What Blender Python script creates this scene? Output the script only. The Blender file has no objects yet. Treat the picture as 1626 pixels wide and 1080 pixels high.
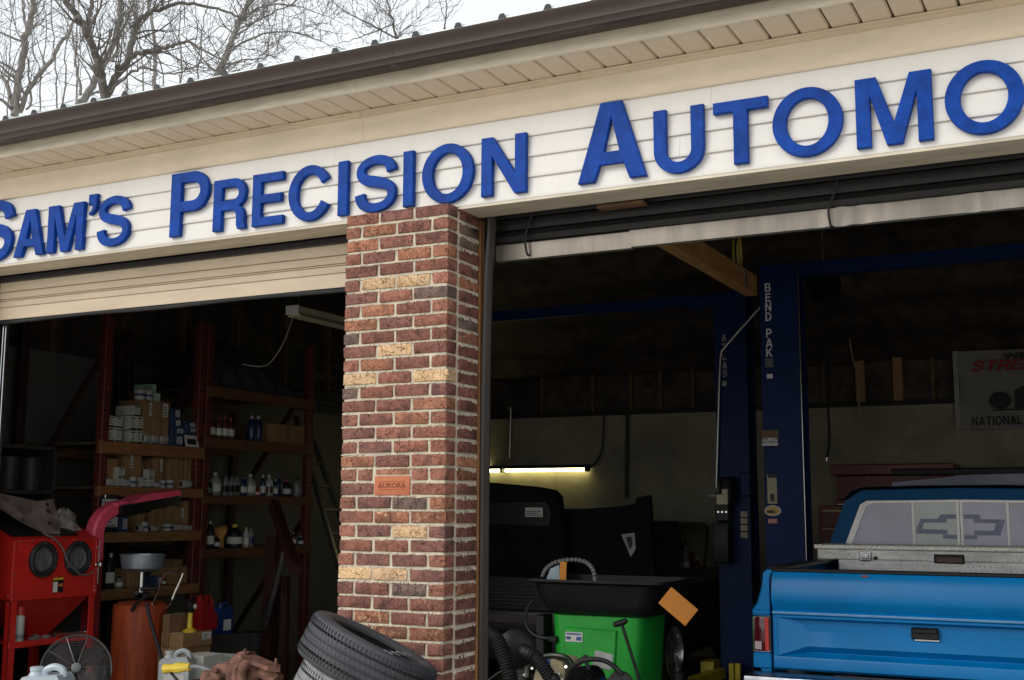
import bpy, bmesh, math, random
from mathutils import Vector as V, Matrix as M, noise as mnoise
random.seed(7)
S = bpy.context.scene
COL = S.collection
rad = math.radians

# ------------------------------------------------------------------ camera
CAM = V((3.46898, -5.04751, 1.50759)); YAW, PITCH, ROLL, FPX = 0.471267, 0.142238, 0.0042846, 1910.889
cy, sy, cp, sp = math.cos(YAW), math.sin(YAW), math.cos(PITCH), math.sin(PITCH)
FW = V((-sy * cp, cy * cp, sp)); R0 = V((cy, sy, 0)); U0 = R0.cross(FW)
RT = R0 * math.cos(ROLL) + U0 * math.sin(ROLL); UP = -R0 * math.sin(ROLL) + U0 * math.cos(ROLL)
cd = bpy.data.cameras.new('camera'); cam = bpy.data.objects.new('camera', cd); COL.objects.link(cam)
cam.matrix_world = M(((RT.x, UP.x, -FW.x, CAM.x), (RT.y, UP.y, -FW.y, CAM.y), (RT.z, UP.z, -FW.z, CAM.z), (0, 0, 0, 1)))
cd.sensor_width = 36; cd.lens = FPX / 1626 * 36; cd.clip_end = 3000; cd.clip_start = .05
S.camera = cam
def at(px, py, ax, val):
    """place found on the photograph -> point of the room on the plane x|y|z = val"""
    d = FW + RT * ((px - 813) / FPX) - UP * ((py - 540) / FPX)
    return CAM + d * ((val - CAM[ax]) / d[ax])

# ------------------------------------------------------------------ daylight (bright overcast)
W = bpy.data.worlds.new('World'); S.world = W; W.use_nodes = True
nt = W.node_tree; nt.nodes.clear()
o_ = nt.nodes.new('ShaderNodeOutputWorld'); bg = nt.nodes.new('ShaderNodeBackground'); sk = nt.nodes.new('ShaderNodeTexSky')
sk.sky_type = 'NISHITA'; sk.sun_disc = False
SUN_EL, SUN_AZ = rad(32), rad(212)          # compass-like: from the front left of the shop
sk.sun_elevation = SUN_EL; sk.sun_rotation = SUN_AZ; sk.air_density = 1.0; sk.dust_density = 2.0
tc = nt.nodes.new('ShaderNodeTexCoord'); mp = nt.nodes.new('ShaderNodeMapping'); mp.inputs['Scale'].default_value = (1, 1, 2.2)
nz = nt.nodes.new('ShaderNodeTexNoise'); nz.inputs['Scale'].default_value = 2.2; nz.inputs['Detail'].default_value = 5
rp = nt.nodes.new('ShaderNodeValToRGB'); rp.color_ramp.elements[0].position = .36; rp.color_ramp.elements[0].color = (.84, .84, .84, 1)
rp.color_ramp.elements[1].position = .62; rp.color_ramp.elements[1].color = (.97, .97, .97, 1)
mx = nt.nodes.new('ShaderNodeMix'); mx.data_type = 'RGBA'
mx.inputs['B'].default_value = (8.6, 9.0, 9.3, 1)
L = nt.links.new
L(tc.outputs['Generated'], mp.inputs['Vector']); L(mp.outputs[0], nz.inputs['Vector']); L(nz.outputs['Fac'], rp.inputs[0])
L(rp.outputs[0], mx.inputs['Factor']); L(sk.outputs[0], mx.inputs['A']); L(mx.outputs['Result'], bg.inputs[0]); L(bg.outputs[0], o_.inputs[0])
bg.inputs[1].default_value = .1
sd = bpy.data.lights.new('sun', 'SUN'); sd.energy = 1.05; sd.angle = rad(35); sd.color = (1, .96, .9)
sun = bpy.data.objects.new('sun', sd); COL.objects.link(sun)
sdir = V((math.sin(SUN_AZ) * math.cos(SUN_EL), math.cos(SUN_AZ) * math.cos(SUN_EL), math.sin(SUN_EL)))   # towards the sun
sun.rotation_euler = (-sdir).to_track_quat('-Z', 'Y').to_euler()
S.view_settings.view_transform = 'Standard'; S.view_settings.look = 'None'; S.view_settings.gamma = 1
S.view_settings.use_curve_mapping = False; S.view_settings.exposure = .38
S.cycles.max_bounces = 8; S.cycles.diffuse_bounces = 5; S.cycles.use_denoising = True

# ------------------------------------------------------------------ materials
MATS = {}
def mat(name, col, rough=.6, metal=0, var=.12, nscale=8, bump=0, bscale=60, spec=.5, coat=0, col2=None, stretch=None, fac=(.35, .65), trans=0, emit=None, alpha=1):
    if name in MATS: return MATS[name]
    m = bpy.data.materials.new(name); m.use_nodes = True; n = m.node_tree; P = n.nodes['Principled BSDF']; k = n.links.new
    c = tuple(col)
    if var > 0 or col2:
        t = n.nodes.new('ShaderNodeTexCoord'); ma = n.nodes.new('ShaderNodeMapping')
        if stretch: ma.inputs['Scale'].default_value = stretch
        k(t.outputs['Object'], ma.inputs[0])
        a = n.nodes.new('ShaderNodeTexNoise'); a.inputs['Scale'].default_value = nscale; a.inputs['Detail'].default_value = 6; a.inputs['Roughness'].default_value = .65
        k(ma.outputs[0], a.inputs['Vector'])
        r = n.nodes.new('ShaderNodeValToRGB'); e = r.color_ramp.elements
        e[0].position, e[1].position = fac
        c2 = col2 or tuple(min(1, x * (1 + var)) for x in c); c1 = c if col2 else tuple(x * (1 - var) for x in c)
        e[0].color = (*c1, 1); e[1].color = (*c2, 1)
        k(a.outputs['Fac'], r.inputs[0]); k(r.outputs[0], P.inputs['Base Color'])
    else:
        P.inputs['Base Color'].default_value = (*c, 1)
    if bump:
        t2 = n.nodes.new('ShaderNodeTexCoord'); b = n.nodes.new('ShaderNodeTexNoise'); b.inputs['Scale'].default_value = bscale; b.inputs['Detail'].default_value = 4
        bp = n.nodes.new('ShaderNodeBump'); bp.inputs['Strength'].default_value = bump; bp.inputs['Distance'].default_value = .01
        k(t2.outputs['Object'], b.inputs['Vector']); k(b.outputs['Fac'], bp.inputs['Height']); k(bp.outputs[0], P.inputs['Normal'])
    P.inputs['Roughness'].default_value = rough; P.inputs['Metallic'].default_value = metal
    P.inputs['Specular IOR Level'].default_value = spec; P.inputs['Coat Weight'].default_value = coat; P.inputs['Coat Roughness'].default_value = .08
    P.inputs['Transmission Weight'].default_value = trans
    if emit: P.inputs['Emission Color'].default_value = (*emit[:3], 1); P.inputs['Emission Strength'].default_value = emit[3]
    MATS[name] = m
    return m

# ------------------------------------------------------------------ shapes: each returns (verts, faces)
def box(x0, x1, y0, y1, z0, z1):
    return ([(x0, y0, z0), (x1, y0, z0), (x1, y1, z0), (x0, y1, z0), (x0, y0, z1), (x1, y0, z1), (x1, y1, z1), (x0, y1, z1)],
            [(0, 3, 2, 1), (4, 5, 6, 7), (0, 1, 5, 4), (1, 2, 6, 5), (2, 3, 7, 6), (3, 0, 4, 7)])
def bbox(x0, x1, y0, y1, z0, z1, b=.005, seg=1):
    v, f = box(min(x0, x1), max(x0, x1), min(y0, y1), max(y0, y1), min(z0, z1), max(z0, z1))
    bm = bmesh.new(); vs = [bm.verts.new(p) for p in v]
    for q in f: bm.faces.new([vs[i] for i in q])
    bmesh.ops.bevel(bm, geom=bm.edges[:], offset=b, segments=seg, affect='EDGES', profile=.5)
    bm.verts.index_update()
    r = ([tuple(p.co) for p in bm.verts], [tuple(p.index for p in q.verts) for q in bm.faces]); bm.free()
    return r
def xf(s, m): return ([tuple(m @ V(p)) for p in s[0]], s[1])
def rot(s, piv, ax, deg):
    p = V(piv); return xf(s, M.Translation(p) @ M.Rotation(rad(deg), 4, ax) @ M.Translation(-p))
def join(*ss):
    vs, fs = [], []
    for v, f in ss:
        k = len(vs); vs += list(v); fs += [tuple(i + k for i in q) for q in f]
    return vs, fs
def loft(rings, closed=True, caps=True):
    n = len(rings[0]); vs = [tuple(p) for r in rings for p in r]; fs = []
    for i in range(len(rings) - 1):
        for j in range(n if closed else n - 1):
            a, b = i * n + j, i * n + (j + 1) % n
            fs.append((a, b, b + n, a + n))
    if caps and closed: fs += [tuple(range(n - 1, -1, -1)), tuple(range((len(rings) - 1) * n, len(rings) * n))]
    return vs, fs
def tube(path, r, n=8, caps=True):
    P = [V(p) for p in path]; N = len(P)
    rs = r if isinstance(r, (list, tuple)) else [r] * N
    t0 = (P[1] - P[0]).normalized(); a = t0.orthogonal().normalized(); rings = []
    for i in range(N):
        t = ((P[min(i + 1, N - 1)] - P[max(i - 1, 0)])).normalized()
        a = (a - t * a.dot(t)); a = a.normalized() if a.length > 1e-6 else t.orthogonal().normalized()
        b = t.cross(a)
        rings.append([P[i] + (a * math.cos(2 * math.pi * k / n) + b * math.sin(2 * math.pi * k / n)) * rs[i] for k in range(n)])
    return loft(rings, True, caps)
def smooth_path(pts, k=6):
    P = [V(p) for p in pts]; out = []
    for i in range(len(P) - 1):
        a, b, c, d = P[max(i - 1, 0)], P[i], P[i + 1], P[min(i + 2, len(P) - 1)]
        for j in range(k):
            t = j / k
            out.append(.5 * ((2 * b) + (c - a) * t + (2 * a - 5 * b + 4 * c - d) * t * t + (3 * b - a - 3 * c + d) * t ** 3))
    return out + [P[-1]]
def cyl(p0, p1, r, n=16, r1=None): return tube([p0, p1], [r, r if r1 is None else r1], n)
def lathe(prof, n=24, base=(0, 0, 0), axis=(0, 0, 1), closed=False):
    q = V((0, 0, 1)).rotation_difference(V(axis).normalized()).to_matrix().to_4x4(); m = M.Translation(V(base)) @ q
    rings = [[m @ V((r * math.cos(2 * math.pi * k / n), r * math.sin(2 * math.pi * k / n), z)) for k in range(n)] for r, z in prof]
    if closed: return loft(rings + [rings[0]], True, False)
    return loft(rings, True, True)
def extr(prof, x0, x1):
    n = len(prof); return loft([[(x0, y, z) for y, z in prof], [(x1, y, z) for y, z in prof]])
def prism(outline, axis, a0, a1):
    """outline in the two other axes, pushed along axis"""
    f = {0: lambda u, w, t: (t, u, w), 1: lambda u, w, t: (u, t, w), 2: lambda u, w, t: (u, w, t)}[axis]
    return loft([[f(u, w, a0) for u, w in outline], [f(u, w, a1) for u, w in outline]])

def mesh(name, shapes, m, smooth=35):
    if isinstance(shapes, tuple): shapes = [shapes]
    v, f = join(*shapes)
    me = bpy.data.meshes.new(name); me.from_pydata(v, [], f); me.validate(); me.materials.append(m)
    bm = bmesh.new(); bm.from_mesh(me); bmesh.ops.recalc_face_normals(bm, faces=bm.faces[:]); bm.to_mesh(me); bm.free()
    if smooth:
        me.polygons.foreach_set('use_smooth', [True] * len(me.polygons)); me.set_sharp_from_angle(angle=rad(smooth))
    return me
def link(name, me, parent=None, loc=None, rz=None):
    o = bpy.data.objects.new(name, me); COL.objects.link(o)
    if loc is not None: o.location = loc
    if rz: o.rotation_euler = (0, 0, rz)
    if parent:
        o.parent = parent
        w = V((0, 0, 0)); p = parent
        while p: w += p.location; p = p.parent
        o.location = o.location - w
    return o
def obj(name, shapes, m, parent=None, smooth=35): return link(name, mesh(name, shapes, m, smooth), parent)
def tag(o, label, cat, group=None):
    o['label'] = label; o['category'] = cat
    if group: o['group'] = group
    return o
def thing(name, loc, label, cat, group=None):
    o = bpy.data.objects.new(name, None); o.empty_display_size = .1; COL.objects.link(o); o.location = loc
    return tag(o, label, cat, group)
def struct(name, shapes, m, kind='structure', smooth=35):
    o = obj(name, shapes, m, None, smooth); o['kind'] = kind; return o
def curve_mesh(cu, m):
    ob = bpy.data.objects.new('tmp', cu); COL.objects.link(ob); dg = bpy.context.evaluated_depsgraph_get(); dg.update()
    me = bpy.data.meshes.new_from_object(ob.evaluated_get(dg)); bpy.data.objects.remove(ob); bpy.data.curves.remove(cu)
    me.materials.clear(); me.materials.append(m); return me
FACE = {'-y': M.Rotation(rad(90), 4, 'X'), '+x': M.Rotation(rad(90), 4, 'Z') @ M.Rotation(rad(90), 4, 'X'), '+y': M.Rotation(rad(180), 4, 'Z') @ M.Rotation(rad(90), 4, 'X'), 'z': M.Identity(4)}
def text(name, s, size, loc, face, m, parent, bold=.0, shear=0, ext=.0005, align='CENTER', sx=1.0, spacing=1.0):
    cu = bpy.data.curves.new('t', 'FONT'); cu.body = s; cu.size = size; cu.align_x = align; cu.align_y = 'CENTER'; cu.offset = bold; cu.shear = shear; cu.extrude = ext
    cu.resolution_u = 3; cu.space_character = spacing; cu.space_line = .8
    me = curve_mesh(cu, m); fm = FACE[face] if isinstance(face, str) else face
    me.transform(M.Translation(V(loc)) @ fm @ M.Diagonal((sx, 1, 1, 1)))
    return link(name, me, parent)
# ------------------------------------------------------------------ palette
WHITE = mat('white_vinyl', (.75, .715, .66), .42, var=.018, nscale=5, stretch=(3, 3, .6), bump=.03, bscale=40)
TAN = mat('tan_vinyl', (.77, .645, .485), .45, var=.07, nscale=3, stretch=(1, 1, 4), bump=.04, bscale=30)
TAN2 = mat('tan_aluminium_weathered', (.62, .54, .42), .4, var=.16, nscale=3, stretch=(1, 6, 6), bump=.05, bscale=20)
GUT = mat('brown_gutter_paint', (.06, .042, .036), .3, var=.1, nscale=2, spec=.35)
MORT = mat('mortar', (.58, .51, .39), .9, var=.2, nscale=11, bump=.5, bscale=90)
BLUE = mat('blue_letter_paint', (.003, .05, .30), .42, var=.25, nscale=14, bump=.02, bscale=50, spec=.12)
ROOFM = mat('galvanised_roof_sheet', (.52, .58, .55), .35, metal=.5, var=.08, nscale=3)
BLK = mat('black_rubber', (.012, .012, .013), .55, var=.2, nscale=20)
DARK = mat('dark_void_paint', (.02, .019, .018), .8, var=.2)
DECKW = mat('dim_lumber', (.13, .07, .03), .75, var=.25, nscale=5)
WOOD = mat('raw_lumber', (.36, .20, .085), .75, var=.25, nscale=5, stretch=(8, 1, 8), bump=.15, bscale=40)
BEAMW = mat('rack_beam_lumber', (.25, .115, .038), .65, var=.3, nscale=6, stretch=(8, 1, 8), bump=.1)
CONC = mat('concrete', (.13, .12, .105), .85, var=.2, nscale=3, bump=.2, bscale=50)
DOORM = mat('beige_door_steel', (.72, .585, .43), .4, var=.07, nscale=3, stretch=(1, 1, 4), bump=.03, bscale=15)
ALU = mat('worn_aluminium', (.29, .255, .215), .4, metal=.6, var=.22, nscale=2, stretch=(3, 3, .6), bump=.08, bscale=14)
STEEL = mat('bright_steel', (.6, .6, .6), .25, metal=1, var=.1)
CHROME = mat('chrome', (.75, .76, .78), .12, metal=1, var=.05)
PAPER = mat('white_label_paper', (.60, .585, .54), .7, var=.05)
INK = mat('black_ink', (.02, .02, .022), .6, var=0)
REDINK = mat('red_ink', (.45, .03, .035), .6, var=0)

# ------------------------------------------------------------------ ground
ground = struct('ground', box(-600, 600, -600, 900, -.5, -.03), mat('gravel_yard', (.44, .41, .36), .95, var=.3, nscale=6, bump=.6, bscale=30))
floor = struct('shop_floor', box(-4.85, 8.15, -.15, 7.75, -.3, .0), CONC)
apron = struct('concrete_apron', box(-5.2, 8.4, -3.2, -.155, -.3, -.012), mat('apron_concrete', (.52, .49, .43), .9, var=.18, nscale=2.5, bump=.25, bscale=60))

# ------------------------------------------------------------------ the garage building
G = thing('garage_building', (0, 0, 0), 'single storey garage with brick pier, white siding header and two open bays', 'building')
# siding boards over the doors: lapped profile, two lengths per course with a butt seam
zc = [3.0, 3.1025, 3.205, 3.3075, 3.41]
seams = [.82 - 1.07, 2.6, -.9, 2.2]
for i in range(4):
    a, b = zc[i], zc[i + 1]
    prof = [(0.02, a), (-.0125, a), (-.0135, a + .004), (-.012, a + .018), (-.003, b - .006), (-.002, b + .002), (.02, b + .002)]
    cuts = [-5.0, [-.16, -1.9, -.13, -.155][i], [2.02, 1.75, 3.4, 1.9][i], 8.3]
    for c0, c1 in zip(cuts, cuts[1:]): obj('siding_board', extr(prof, c0 + .0006, c1 - .0006), WHITE, G)
# starter edge + header underside
obj('header_sill', [extr([(-.011, 2.986), (-.011, 2.9995), (.19, 2.9995), (.19, 2.986)], -5.0, -.012), extr([(-.011, 2.986), (-.011, 2.9995), (.19, 2.9995), (.19, 2.986)], .616, 8.3)], TAN2, G)
obj('header_wall', [box(-5.0, 8.3, .021, .189, 3.0, 3.58), box(-.011, .615, -.008, .2, 2.99, 2.9985)], TAN, G)
# frieze: concave trim with a ledge, in two lengths
fr = [(.02, 3.412), (-.012, 3.412), (-.016, 3.417), (-.013, 3.424), (-.010, 3.45), (-.014, 3.485), (-.024, 3.51), (-.036, 3.526), (-.040, 3.531), (-.035, 3.536), (.02, 3.536)]
lt = [(.02, 3.5365), (-.030, 3.5365), (-.031, 3.558), (-.042, 3.560), (-.043, 3.569), (.02, 3.569)]
for c0, c1 in ((-5.0, .028), (.0295, 4.1), (4.101, 8.3)):
    obj('frieze_board', extr(fr, c0, c1), TAN, G); obj('soffit_channel', extr(lt, c0 - .0 if c0 < 0 else c0, c1), TAN, G)
# soffit panels with V grooves
SP = [mesh('soffit_panel', extr_, TAN) for extr_ in []]
def soffit_mesh(dz):
    w = .1305
    prof = [(.0025, .012), (.009, 0), (w - .009, 0), (w - .0025, .012), (w - .0025, .0145), (.0025, .0145)]
    return mesh('soffit_panel', loft([[(x, 0.0, z + dz) for x, z in prof], [(x, -.272, z + dz) for x, z in prof]]), TAN)
sm = [soffit_mesh(0), soffit_mesh(.0025)]
k0 = -38
for k in range(k0, 46): link('soffit_panel', sm[k % 2], G, (-.035 + k * .1305, 0, 3.571))
obj('soffit_backing', box(-5.0, 8.3, -.272, .02, 3.5865, 3.6), DARK, G)
# fascia strip and gutter
fa = [(-.268, 3.572), (-.277, 3.570), (-.283, 3.576), (-.281, 3.582), (-.279, 3.66), (-.27, 3.72), (-.262, 3.72)]
for c0, c1 in ((-5.0, .165), (.1662, 4.2), (4.201, 8.3)): obj('fascia_strip', extr(fa, c0, c1), TAN2, G)
gp = [(-.284, 3.640), (-.372, 3.6365), (-.378, 3.640), (-.380, 3.650), (-.384, 3.661), (-.392, 3.668), (-.394, 3.690), (-.404, 3.712), (-.412, 3.722), (-.414, 3.735), (-.408, 3.740), (-.400, 3.735), (-.400, 3.728), (-.388, 3.70), (-.375, 3.65), (-.29, 3.65), (-.288, 3.74), (-.284, 3.74)]
obj('gutter', extr(gp, -5.05, 8.35), GUT, G)
for x in (-3.1, .42, 4.1): obj('gutter_seam', extr([(y - .0016 if i < 11 else y, z - (.001 if i < 2 else 0)) for i, (y, z) in enumerate(gp[:12])] , x, x + .03), GUT, G)
# roof: ribbed sheet rising to the ridge and falling to the back
ys, yr, yb = -.37, 3.9, 8.1; zs = 3.762; sl = math.tan(rad(13)); zr = zs + (yr - ys) * sl; zb = zr - (yb - yr) * sl
rf = obj('roof', [loft([[(-5.1, ys, zs), (-5.1, yr, zr), (-5.1, yb, zb), (-5.1, yb, zb - .012), (-5.1, yr, zr - .012), (-5.1, ys, zs - .012)], [(8.4, ys, zs), (8.4, yr, zr), (8.4, yb, zb), (8.4, yb, zb - .012), (8.4, yr, zr - .012), (8.4, ys, zs - .012)]])], ROOFM, G)
obj('roof_edge', box(-5.1, 8.4, -.36, -.30, 3.70, 3.755), BLK, rf)
def rib_mesh():
    p = [(-.022, 0), (-.010, .017), (.010, .017), (.022, 0)]
    return mesh('roof_rib', loft([[(x, ys - .004, zs + z - .003) for x, z in p], [(x, yr, zr + z - .003) for x, z in p]]), ROOFM)
rm = rib_mesh(); rcm = mesh('rib_closure', prism([(-.024, zs - .012), (-.012, zs + .016), (.008, zs + .016), (.020, zs - .012)], 1, ys - .012, ys - .0045), BLK)
for k in range(-12, 26): link('roof_rib', rm, rf, (-1.99 + .2325 * k, 0, 0)); link('rib_closure', rcm, rf, (-1.99 + .2325 * k, 0, 0))
# shell
PALE = mat('grey_painted_block_wall', (.29, .26, .18), .85, var=.28, nscale=1.6, bump=.1, bscale=20)
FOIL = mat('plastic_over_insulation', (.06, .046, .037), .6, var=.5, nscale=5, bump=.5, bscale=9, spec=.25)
obj('back_wall', [box(-4.7, 8.0, 7.6, 7.75, 0, 2.625)], PALE, G)
obj('wall_ledge', [box(-4.7, 8.0, 7.57, 7.6, 2.60, 2.645)], DARK, G)
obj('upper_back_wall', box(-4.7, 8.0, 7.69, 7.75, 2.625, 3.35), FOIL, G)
for x in [at(px, 620, 1, 7.66).x for px in (1003, 1050, 1101, 1145, 1310, 1367, 1427, 1483, 1560)] + [-2.6, -1.95, 3.1, 3.75, 4.4]:
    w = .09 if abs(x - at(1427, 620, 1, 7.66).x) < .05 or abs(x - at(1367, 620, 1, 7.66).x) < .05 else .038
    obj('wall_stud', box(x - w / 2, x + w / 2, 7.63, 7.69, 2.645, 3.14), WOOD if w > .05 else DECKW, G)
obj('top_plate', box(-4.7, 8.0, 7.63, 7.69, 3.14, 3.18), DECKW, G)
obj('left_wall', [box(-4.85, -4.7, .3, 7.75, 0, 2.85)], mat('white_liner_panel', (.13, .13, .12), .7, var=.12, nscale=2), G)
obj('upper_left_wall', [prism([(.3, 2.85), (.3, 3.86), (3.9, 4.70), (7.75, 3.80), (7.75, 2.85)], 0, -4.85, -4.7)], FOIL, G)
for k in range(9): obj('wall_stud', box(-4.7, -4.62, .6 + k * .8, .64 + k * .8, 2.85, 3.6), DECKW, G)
obj('right_wall', [prism([(.02, 0), (.02, 3.80), (3.9, 4.70), (7.75, 3.80), (7.75, 0)], 0, 8.0, 8.15)], PALE, G)
# front wall inner faces beside the openings
obj('front_wall', [box(-5.0, -3.02, 0.022, .3, -.03, 3.0), box(7.4, 8.3, .022, .3, -.03, 3.0), box(-5.0, 8.3, .189, .215, 3.03, 3.75)], TAN, G)
# sagging ceiling insulation
def ceiling():
    nx, ny = 130, 80; vs = []; fs = []
    for j in range(ny + 1):
        y = .2 + 7.5 * j / ny
        z0 = 3.62 + (y - .2) * .26 if y < 3.9 else 3.62 + 3.7 * .26 - (y - 3.9) * .385
        for i in range(nx + 1):
            x = -4.8 + 12.9 * i / nx
            c = abs(math.sin(y * math.pi / .61)); s = abs(math.sin(x * math.pi / 1.22 + 1.3 * math.sin(y * 2.1)))
            z = z0 - .085 * (c ** .7) * (.5 + .5 * s) - .02 * mnoise.noise(V((x * 2.3, y * 3.1, 0)))
            vs.append((x, y, z))
    for j in range(ny):
        for i in range(nx):
            a = j * (nx + 1) + i; fs.append((a, a + 1, a + nx + 2, a + nx + 1))
    return vs, fs
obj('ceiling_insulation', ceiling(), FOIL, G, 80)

# ---- brick pier: mortar core with every brick its own piece
PITCHB = .0677; ZT = 2.998; NR = 45
core = obj('brick_pier', [bbox(.006, .590, -.093, -.008, -.03, ZT - .004, .002), bbox(.02, .5945, -.0085, .212, -.03, 2.985, .002)], MORT, G)
# lumpy mortar smears over the joints
def smear():
    vs = []
    for r in range(1, NR):
        z = ZT - r * PITCHB - .0005
        for k in range(26):
            x = .015 + k * .0221 + random.uniform(-.004, .004)
            if random.random() < .55:
                w, hh = random.uniform(.008, .018), random.uniform(.0028, .0062)
                vs.append(bbox(x - w, x + w, -.0986, -.09, z - hh + .005, z + hh + .005, .0025))
        for k in range(7):
            y = .012 + k * .029 + random.uniform(-.01, .01); w, hh = random.uniform(.008, .02), random.uniform(.004, .011)
            vs.append(bbox(.588, .6025, y - w if y - w > .0 else .0, y + w if y + w < .21 else .21, z - hh - .002, z + .007, .0025))
    return vs
obj('mortar_smear', smear(), MORT, core)
def brick_mat(name, a, b, c, scale=22, bump=.9, cover=.5):
    m = bpy.data.materials.new(name); m.use_nodes = True; n = m.node_tree; P = n.nodes['Principled BSDF']; k = n.links.new
    t = n.nodes.new('ShaderNodeTexCoord'); oi = n.nodes.new('ShaderNodeObjectInfo'); mu = n.nodes.new('ShaderNodeVectorMath'); mu.operation = 'SCALE'
    ad = n.nodes.new('ShaderNodeVectorMath'); ad.operation = 'ADD'; co = n.nodes.new('ShaderNodeCombineXYZ'); m1 = n.nodes.new('ShaderNodeMath'); m1.operation = 'MULTIPLY'; m1.inputs[1].default_value = 37
    k(oi.outputs['Random'], m1.inputs[0]); k(m1.outputs[0], co.inputs[0]); k(m1.outputs[0], co.inputs[2]); k(t.outputs['Object'], ad.inputs[0]); k(co.outputs[0], ad.inputs[1])
    a1 = n.nodes.new('ShaderNodeTexNoise'); a1.inputs['Scale'].default_value = scale * 1.3; a1.inputs['Detail'].default_value = 9; a1.inputs['Roughness'].default_value = .74; a1.inputs['Distortion'].default_value = 1.2
    k(ad.outputs[0], a1.inputs['Vector'])
    r = n.nodes.new('ShaderNodeValToRGB'); e = r.color_ramp.elements; e[0].position = .32; e[0].color = (*[q * .62 for q in a], 1); e[1].position = .70; e[1].color = (*c, 1); x = e.new(cover); x.color = (*b, 1)
    k(a1.outputs['Fac'], r.inputs[0])
    bl = n.nodes.new('ShaderNodeTexNoise'); bl.inputs['Scale'].default_value = 9; bl.inputs['Detail'].default_value = 5; bl.inputs['Distortion'].default_value = .6; k(ad.outputs[0], bl.inputs['Vector'])
    br = n.nodes.new('ShaderNodeValToRGB'); br.color_ramp.elements[0].position = .5; br.color_ramp.elements[0].color = (0, 0, 0, 1); br.color_ramp.elements[1].position = .66; br.color_ramp.elements[1].color = ((.3, .3, .3, 1) if name == 'brick_gold' else (.65, .65, .65, 1)); k(bl.outputs['Fac'], br.inputs[0])
    bmix = n.nodes.new('ShaderNodeMix'); bmix.data_type = 'RGBA'; k(br.outputs[0], bmix.inputs['Factor']); k(r.outputs[0], bmix.inputs['A']); bmix.inputs['B'].default_value = (a[0] * .58, a[1] * .72, a[2] * .8, 1)
    pt = n.nodes.new('ShaderNodeTexNoise'); pt.inputs['Scale'].default_value = 95; pt.inputs['Detail'].default_value = 2; k(ad.outputs[0], pt.inputs['Vector'])
    pr_ = n.nodes.new('ShaderNodeValToRGB'); pr_.color_ramp.elements[0].position = .30; pr_.color_ramp.elements[0].color = (.35, .35, .35, 1); pr_.color_ramp.elements[1].position = .42; k(pt.outputs['Fac'], pr_.inputs[0])
    pm = n.nodes.new('ShaderNodeMix'); pm.data_type = 'RGBA'; pm.blend_type = 'MULTIPLY'; pm.inputs['Factor'].default_value = 1; k(bmix.outputs['Result'], pm.inputs['A']); k(pr_.outputs[0], pm.inputs['B'])
    # scored cracks of the rug-face texture
    vo = n.nodes.new('ShaderNodeTexVoronoi'); vo.feature = 'DISTANCE_TO_EDGE'; vo.inputs['Scale'].default_value = 26; vo.inputs['Randomness'].default_value = 1
    wn = n.nodes.new('ShaderNodeTexNoise'); wn.inputs['Scale'].default_value = 30; wn.inputs['Detail'].default_value = 3
    ws = n.nodes.new('ShaderNodeVectorMath'); ws.operation = 'SCALE'; ws.inputs['Scale'].default_value = .05; wa = n.nodes.new('ShaderNodeVectorMath'); wa.operation = 'ADD'
    k(ad.outputs[0], wn.inputs['Vector']); k(wn.outputs['Color'], ws.inputs[0]); k(ad.outputs[0], wa.inputs[0]); k(ws.outputs[0], wa.inputs[1]); k(wa.outputs[0], vo.inputs['Vector'])
    cr = n.nodes.new('ShaderNodeValToRGB'); cr.color_ramp.elements[0].position = .006; cr.color_ramp.elements[1].position = .03; k(vo.outputs['Distance'], cr.inputs[0])
    # cracks only here and there
    n2 = n.nodes.new('ShaderNodeTexNoise'); n2.inputs['Scale'].default_value = 14; k(ad.outputs[0], n2.inputs['Vector'])
    c2 = n.nodes.new('ShaderNodeValToRGB'); c2.color_ramp.elements[0].position = .47; c2.color_ramp.elements[0].color = (1, 1, 1, 1); c2.color_ramp.elements[1].position = .56; c2.color_ramp.elements[1].color = (0, 0, 0, 1); k(n2.outputs['Fac'], c2.inputs[0])
    mxx = n.nodes.new('ShaderNodeMath'); mxx.operation = 'MAXIMUM'; k(cr.outputs[0], mxx.inputs[0]); k(c2.outputs[0], mxx.inputs[1])
    md = n.nodes.new('ShaderNodeMix'); md.data_type = 'RGBA'; md.blend_type = 'MIX'; k(mxx.outputs[0], md.inputs['Factor']); md.inputs['A'].default_value = (a[0] * .62, a[1] * .62, a[2] * .65, 1); k(pm.outputs['Result'], md.inputs['B'])
    # pale specks
    sp_ = n.nodes.new('ShaderNodeTexNoise'); sp_.inputs['Scale'].default_value = 120; sp_.inputs['Detail'].default_value = 1; k(ad.outputs[0], sp_.inputs['Vector'])
    s2 = n.nodes.new('ShaderNodeValToRGB'); s2.color_ramp.elements[0].position = .72; s2.color_ramp.elements[1].position = .77; k(sp_.outputs['Fac'], s2.inputs[0])
    m3 = n.nodes.new('ShaderNodeMix'); m3.data_type = 'RGBA'; k(s2.outputs[0], m3.inputs['Factor']); k(md.outputs['Result'], m3.inputs['A']); m3.inputs['B'].default_value = (.55, .42, .36, 1)
    hv = n.nodes.new('ShaderNodeHueSaturation'); hv.inputs['Saturation'].default_value = .97; mr = n.nodes.new('ShaderNodeMapRange'); mr.inputs['To Min'].default_value = .90; mr.inputs['To Max'].default_value = 1.2
    k(oi.outputs['Random'], mr.inputs['Value']); k(mr.outputs[0], hv.inputs['Value']); k(m3.outputs['Result'], hv.inputs['Color']); k(hv.outputs[0], P.inputs['Base Color'])
    ht = n.nodes.new('ShaderNodeMath'); ht.operation = 'MULTIPLY_ADD'; ht.inputs[1].default_value = 1.5; k(a1.outputs['Fac'], ht.inputs[0]); k(mxx.outputs[0], ht.inputs[2])
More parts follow.
